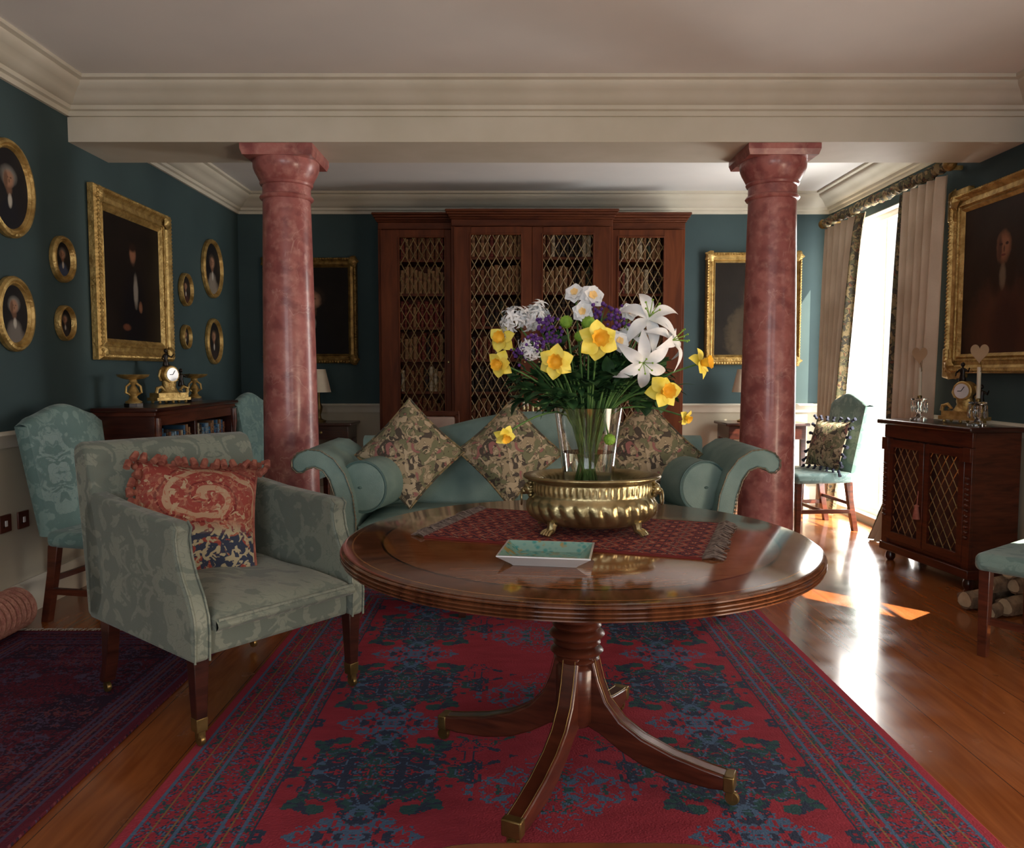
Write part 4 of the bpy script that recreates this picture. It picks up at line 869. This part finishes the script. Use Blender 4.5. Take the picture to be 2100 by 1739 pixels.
# ------------------------------------------------------------ back furniture
def side_table(label,x,y,w,d):
    t=T('side_table',label,'table',(x,y,0),0,'dark side tables by the back wall')
    MB().box(-w/2,w/2,-d/2,d/2,.755,.78).build('top',MAHOGD,t,bevel=.008); dr=MB().box(-w/2+.03,w/2-.03,-d/2+.02,d/2-.02,.64,.755).build('apron',MAHOGD,t,bevel=.003)
    MB().sph((0,-d/2+.012,.70),.014,10).build('drawer_knob',BRASSD,t)
    for sx in(-1,1):
        for sy in(-1,1): MB().tbox((sx*(w/2-.05),sy*(d/2-.045)),.026,.042,0,.64).build('leg',MAHOGD,t)
def lamp(label,x,y,z):
    t=T('table_lamp',label,'lamp',(x,y,z),0,'pair of small table lamps')
    MB().lathe([(.055,0),(.058,.012),(.02,.03),(.014,.06),(.026,.1),(.03,.13),(.012,.17),(.01,.27)],20).build('base',BRASSD,t)
    MB().lathe([(.105,.26),(.06,.46),(.057,.46),(.102,.26)],32,cap=False).build('lamp_shade',IVORY,t); MB().tube([(0,0,.25),(0,0,.42)],.005,6).build('stem',BRASSD,t)
YT=6.84
p=PY(690,875,YT); side_table('dark side table left of the bookcase, beside the left column',p.x-.09,YT,.52,.42); lamp('small table lamp with ivory shade on the left side table',PY(654,800,YT).x,YT,.7805)
p=PY(1560,875,YT); side_table('dark side table right of the bookcase, behind the right column',p.x,YT,.72,.42); lamp('small table lamp with ivory shade on the right side table',PY(1526,800,YT).x,YT,.7805)
t=T('writing_table','dark writing table behind the sofa carrying a brass candelabrum','table',(.15,5.75,0))
MB().box(-.5,.5,-.28,.28,.73,.755).build('top',MAHOGD,t,bevel=.006); MB().box(-.46,.46,-.24,.24,.62,.73).build('apron',MAHOG,t)
for sx in(-1,1):
    for sy in(-1,1): MB().tbox((sx*.44,sy*.22),.03,.05,0,.62).build('leg',MAHOGD,t)
p=PY(1092,850,5.7)
t=T('brass_candelabrum','small brass candelabrum seen left of the flower vase','candelabrum',(p.x,5.7,.7555))
mb=MB().lathe([(.05,0),(.052,.012),(.016,.03),(.012,.1),(.02,.13),(.01,.16),(.01,.22)],18)
for k in range(4):
    a=k*PI/2+.5; x,y=math.cos(a),math.sin(a); mb.tube([(0,0,.14),(.04*x,.04*y,.11),(.075*x,.075*y,.14),(.075*x,.075*y,.18)],.005,6); mb.lathe([(.004,0),(.018,.006),(.012,.012),(.012,.03)],10,TR(.075*x,.075*y,.18))
mb.build('candle_arms',BRASS,t)
for k in range(4): a=k*PI/2+.5; MB().lathe([(.008,.2),(.008,.25),(.002,.255)],10,TR(.075*math.cos(a),.075*math.sin(a),0)).build('candle',WAX,t)
p=PY(888,850,5.25)
t=T('desk_chair','pale pink padded desk chair just showing over the sofa back','chair',(p.x,5.22,0),R(180))
MB().prism([(-.2,-.2),(.2,-.2),(.18,.2),(-.18,.2)],.42,.48).build('seat',PINKS,t,bevel=.02,seg=3)
MB().box(-.165,.165,.17,.21,.6,.93).build('backrest',PINKS,t,bevel=.015,seg=3)
mb=MB().box(-.19,.19,.165,.205,.935,.965); 
for sx in(-1,1): mb.box(sx*.18-.012,sx*.18+.012,.17,.205,.3,.95)
mb.build('back_frame',MAHR,t,bevel=.004)
for sx in(-1,1):
    for sy in(-1,1): MB().tbox((sx*.175,sy*.175),.026,.036,0,.42).build('leg',MAHR,t)
# ------------------------------------------------------------ small things
for u,v,lb in((8,1074,'brown double socket plate low on the left wall, cut by the photo edge'),(45,1065,'brown socket plate low on the left wall, nearer the teal chair')):
    p=PX(u,v,XL); t=T('wall_socket',lb,'socket',(XL+.001,p.y,p.z),PI/2,'brown sockets')
    MB().box(-.043,.043,-.01,0,-.043,.043).build('plate',SOCK,t,bevel=.003); MB().box(-.008,.008,-.014,-.009,-.014,.014).build('switch',PORC,t,bevel=.001)
    MB().box(-.02,-.014,-.011,-.0095,-.02,-.01).build('pin_slot',BLACK,t)
for y0,y1,lb,r in((3.05,3.62,'rolled pink woven bundle at the lower left edge',.1),(4.45,4.75,'smaller rolled pink woven bundle behind the legs of the teal chair',.075)):
    t=T('woven_roll',lb,'roll',(XL+.03+r+(.02 if r<.09 else 0),(y0+y1)/2,r+.012),0); hl=(y1-y0)/2; 
    pr=[(0,-hl),(r*.8,-hl),(r,-hl+.02)]
    n=28
    for i in range(n+1): pr.append((r*(.965+.035*math.cos(i*PI)),-hl+.03+(2*hl-.06)*i/n))
    pr+=[(r,hl-.02),(r*.8,hl),(0,hl)]
    MB().lathe(pr,28,RX(-PI/2)).build('roll_body',WOVEN,t); MB().tube([(r*.72*(1-i/60)*math.cos(i*.5),-hl-.002,r*.72*(1-i/60)*math.sin(i*.5)) for i in range(50)],.005,5).build('end_coil',WOVEN,t)
logs=[(2.46,3.98,.05,.30,20,.045),(2.58,3.88,.05,.30,28,.045),(2.70,3.86,.05,.28,10,.045),(2.44,3.84,.035,.26,40,.03),(2.54,3.95,.135,.28,24,.038),(2.65,3.9,.14,.26,16,.038),(2.60,3.93,.205,.24,30,.03)]
on=['left end of the pile','front of the pile','right end of the pile','thinnest, lying out in front','second row left','second row right','topmost of the pile']
for (x,y,z,l,a,r),nm in zip(logs,on):
    t=T('firewood_log','firewood log on the floor near the cabinet, '+nm,'log',(x,y,z+.003),R(90+a),'firewood logs')
    MB().lathe([(r*.97,-l/2),(r,-l/2+.01),(r*1.03,0),(r,l/2-.01),(r*.97,l/2)],14,RX(PI/2),mod=lambda q,j,zz:1+.13*math.sin(3*q+j)+.06*math.sin(5*q)).build('bark',BARK,t)
    for sg in(-1,1): MB().lathe([(r*.84,0),(r*.84,.002),(0,.0025)],14,TR(0,sg*(l/2),0)@RX(-sg*PI/2),mod=lambda q,j,zz:1+.1*math.sin(3*q)).build('cut_end',LOGEND,t)
t=T('low_table','edge of a low polished wooden table at the bottom of the photo','table',(.105,1.066,RZ0))
pl=[]
for i in range(40):
    a=2*PI*i/40; cx,cy=math.cos(a),math.sin(a); pl.append((.26*abs(cx)**.3*(1 if cx>0 else -1),.165*abs(cy)**.45*(1 if cy>0 else -1)))
MB().prism(pl,.418,.4405).build('top',wood('honey_wood',S(96,50,26),S(134,76,42)),t,bevel=.006)
for sx in(-1,1):
    for sy in(-1,1): MB().tbox((sx*.2,sy*.11),.026,.036,0,.42).build('leg',MAHOG,t)
# ------------------------------------------------------------ lights
def area(name,loc,rot,sx,sy,p,col):
    l=bpy.data.lights.new(name,'AREA'); l.shape='RECTANGLE'; l.size=sx; l.size_y=sy; l.energy=p; l.color=col
    o=bpy.data.objects.new(name,l); C.objects.link(o); o.location=loc; o.rotation_euler=rot; return o
area('window_daylight',(3.3,6.6,1.5),(0,PI/2,0),3.2,3.8,560,(1,.97,.92))
area('front_window_daylight',(-.8,YF-.25,1.55),(PI/2,0,0),1.8,1.7,50,(.84,.92,1))
area('front_window_daylight',(1.6,YF-.25,1.55),(PI/2,0,0),1.2,1.7,20,(.95,.95,1))
area('added_ceiling_glow',(XR+.3,.95,.7),(0,PI/2+.6,0),1.1,1.7,120,(1,.78,.58))  # added warm lamp, tilted upward to brighten the right of the ceiling
s=bpy.data.lights.new('sun','SUN'); s.energy=32; s.angle=R(.5); s.color=(1,.88,.70); so=bpy.data.objects.new('sun',s); C.objects.link(so)
so.rotation_euler=Vector((-.7,.7,-1.1)).to_track_quat('-Z','Y').to_euler()
w=bpy.data.worlds.new('sky'); SC.world=w; w.use_nodes=True; bg=w.node_tree.nodes['Background']; bg.inputs[0].default_value=(1,.97,.93,1); bg.inputs[1].default_value=2.2
cam=bpy.data.cameras.new('camera'); co=bpy.data.objects.new('camera',cam); C.objects.link(co); co.location=O; co.rotation_euler=(PI/2-TH,0,0)
cam.sensor_fit='HORIZONTAL'; cam.sensor_width=36; cam.lens=36*F/2100; cam.clip_start=.02; SC.camera=co
SC.view_settings.view_transform='Standard'; SC.view_settings.gamma=1.05; SC.view_settings.exposure=-.25
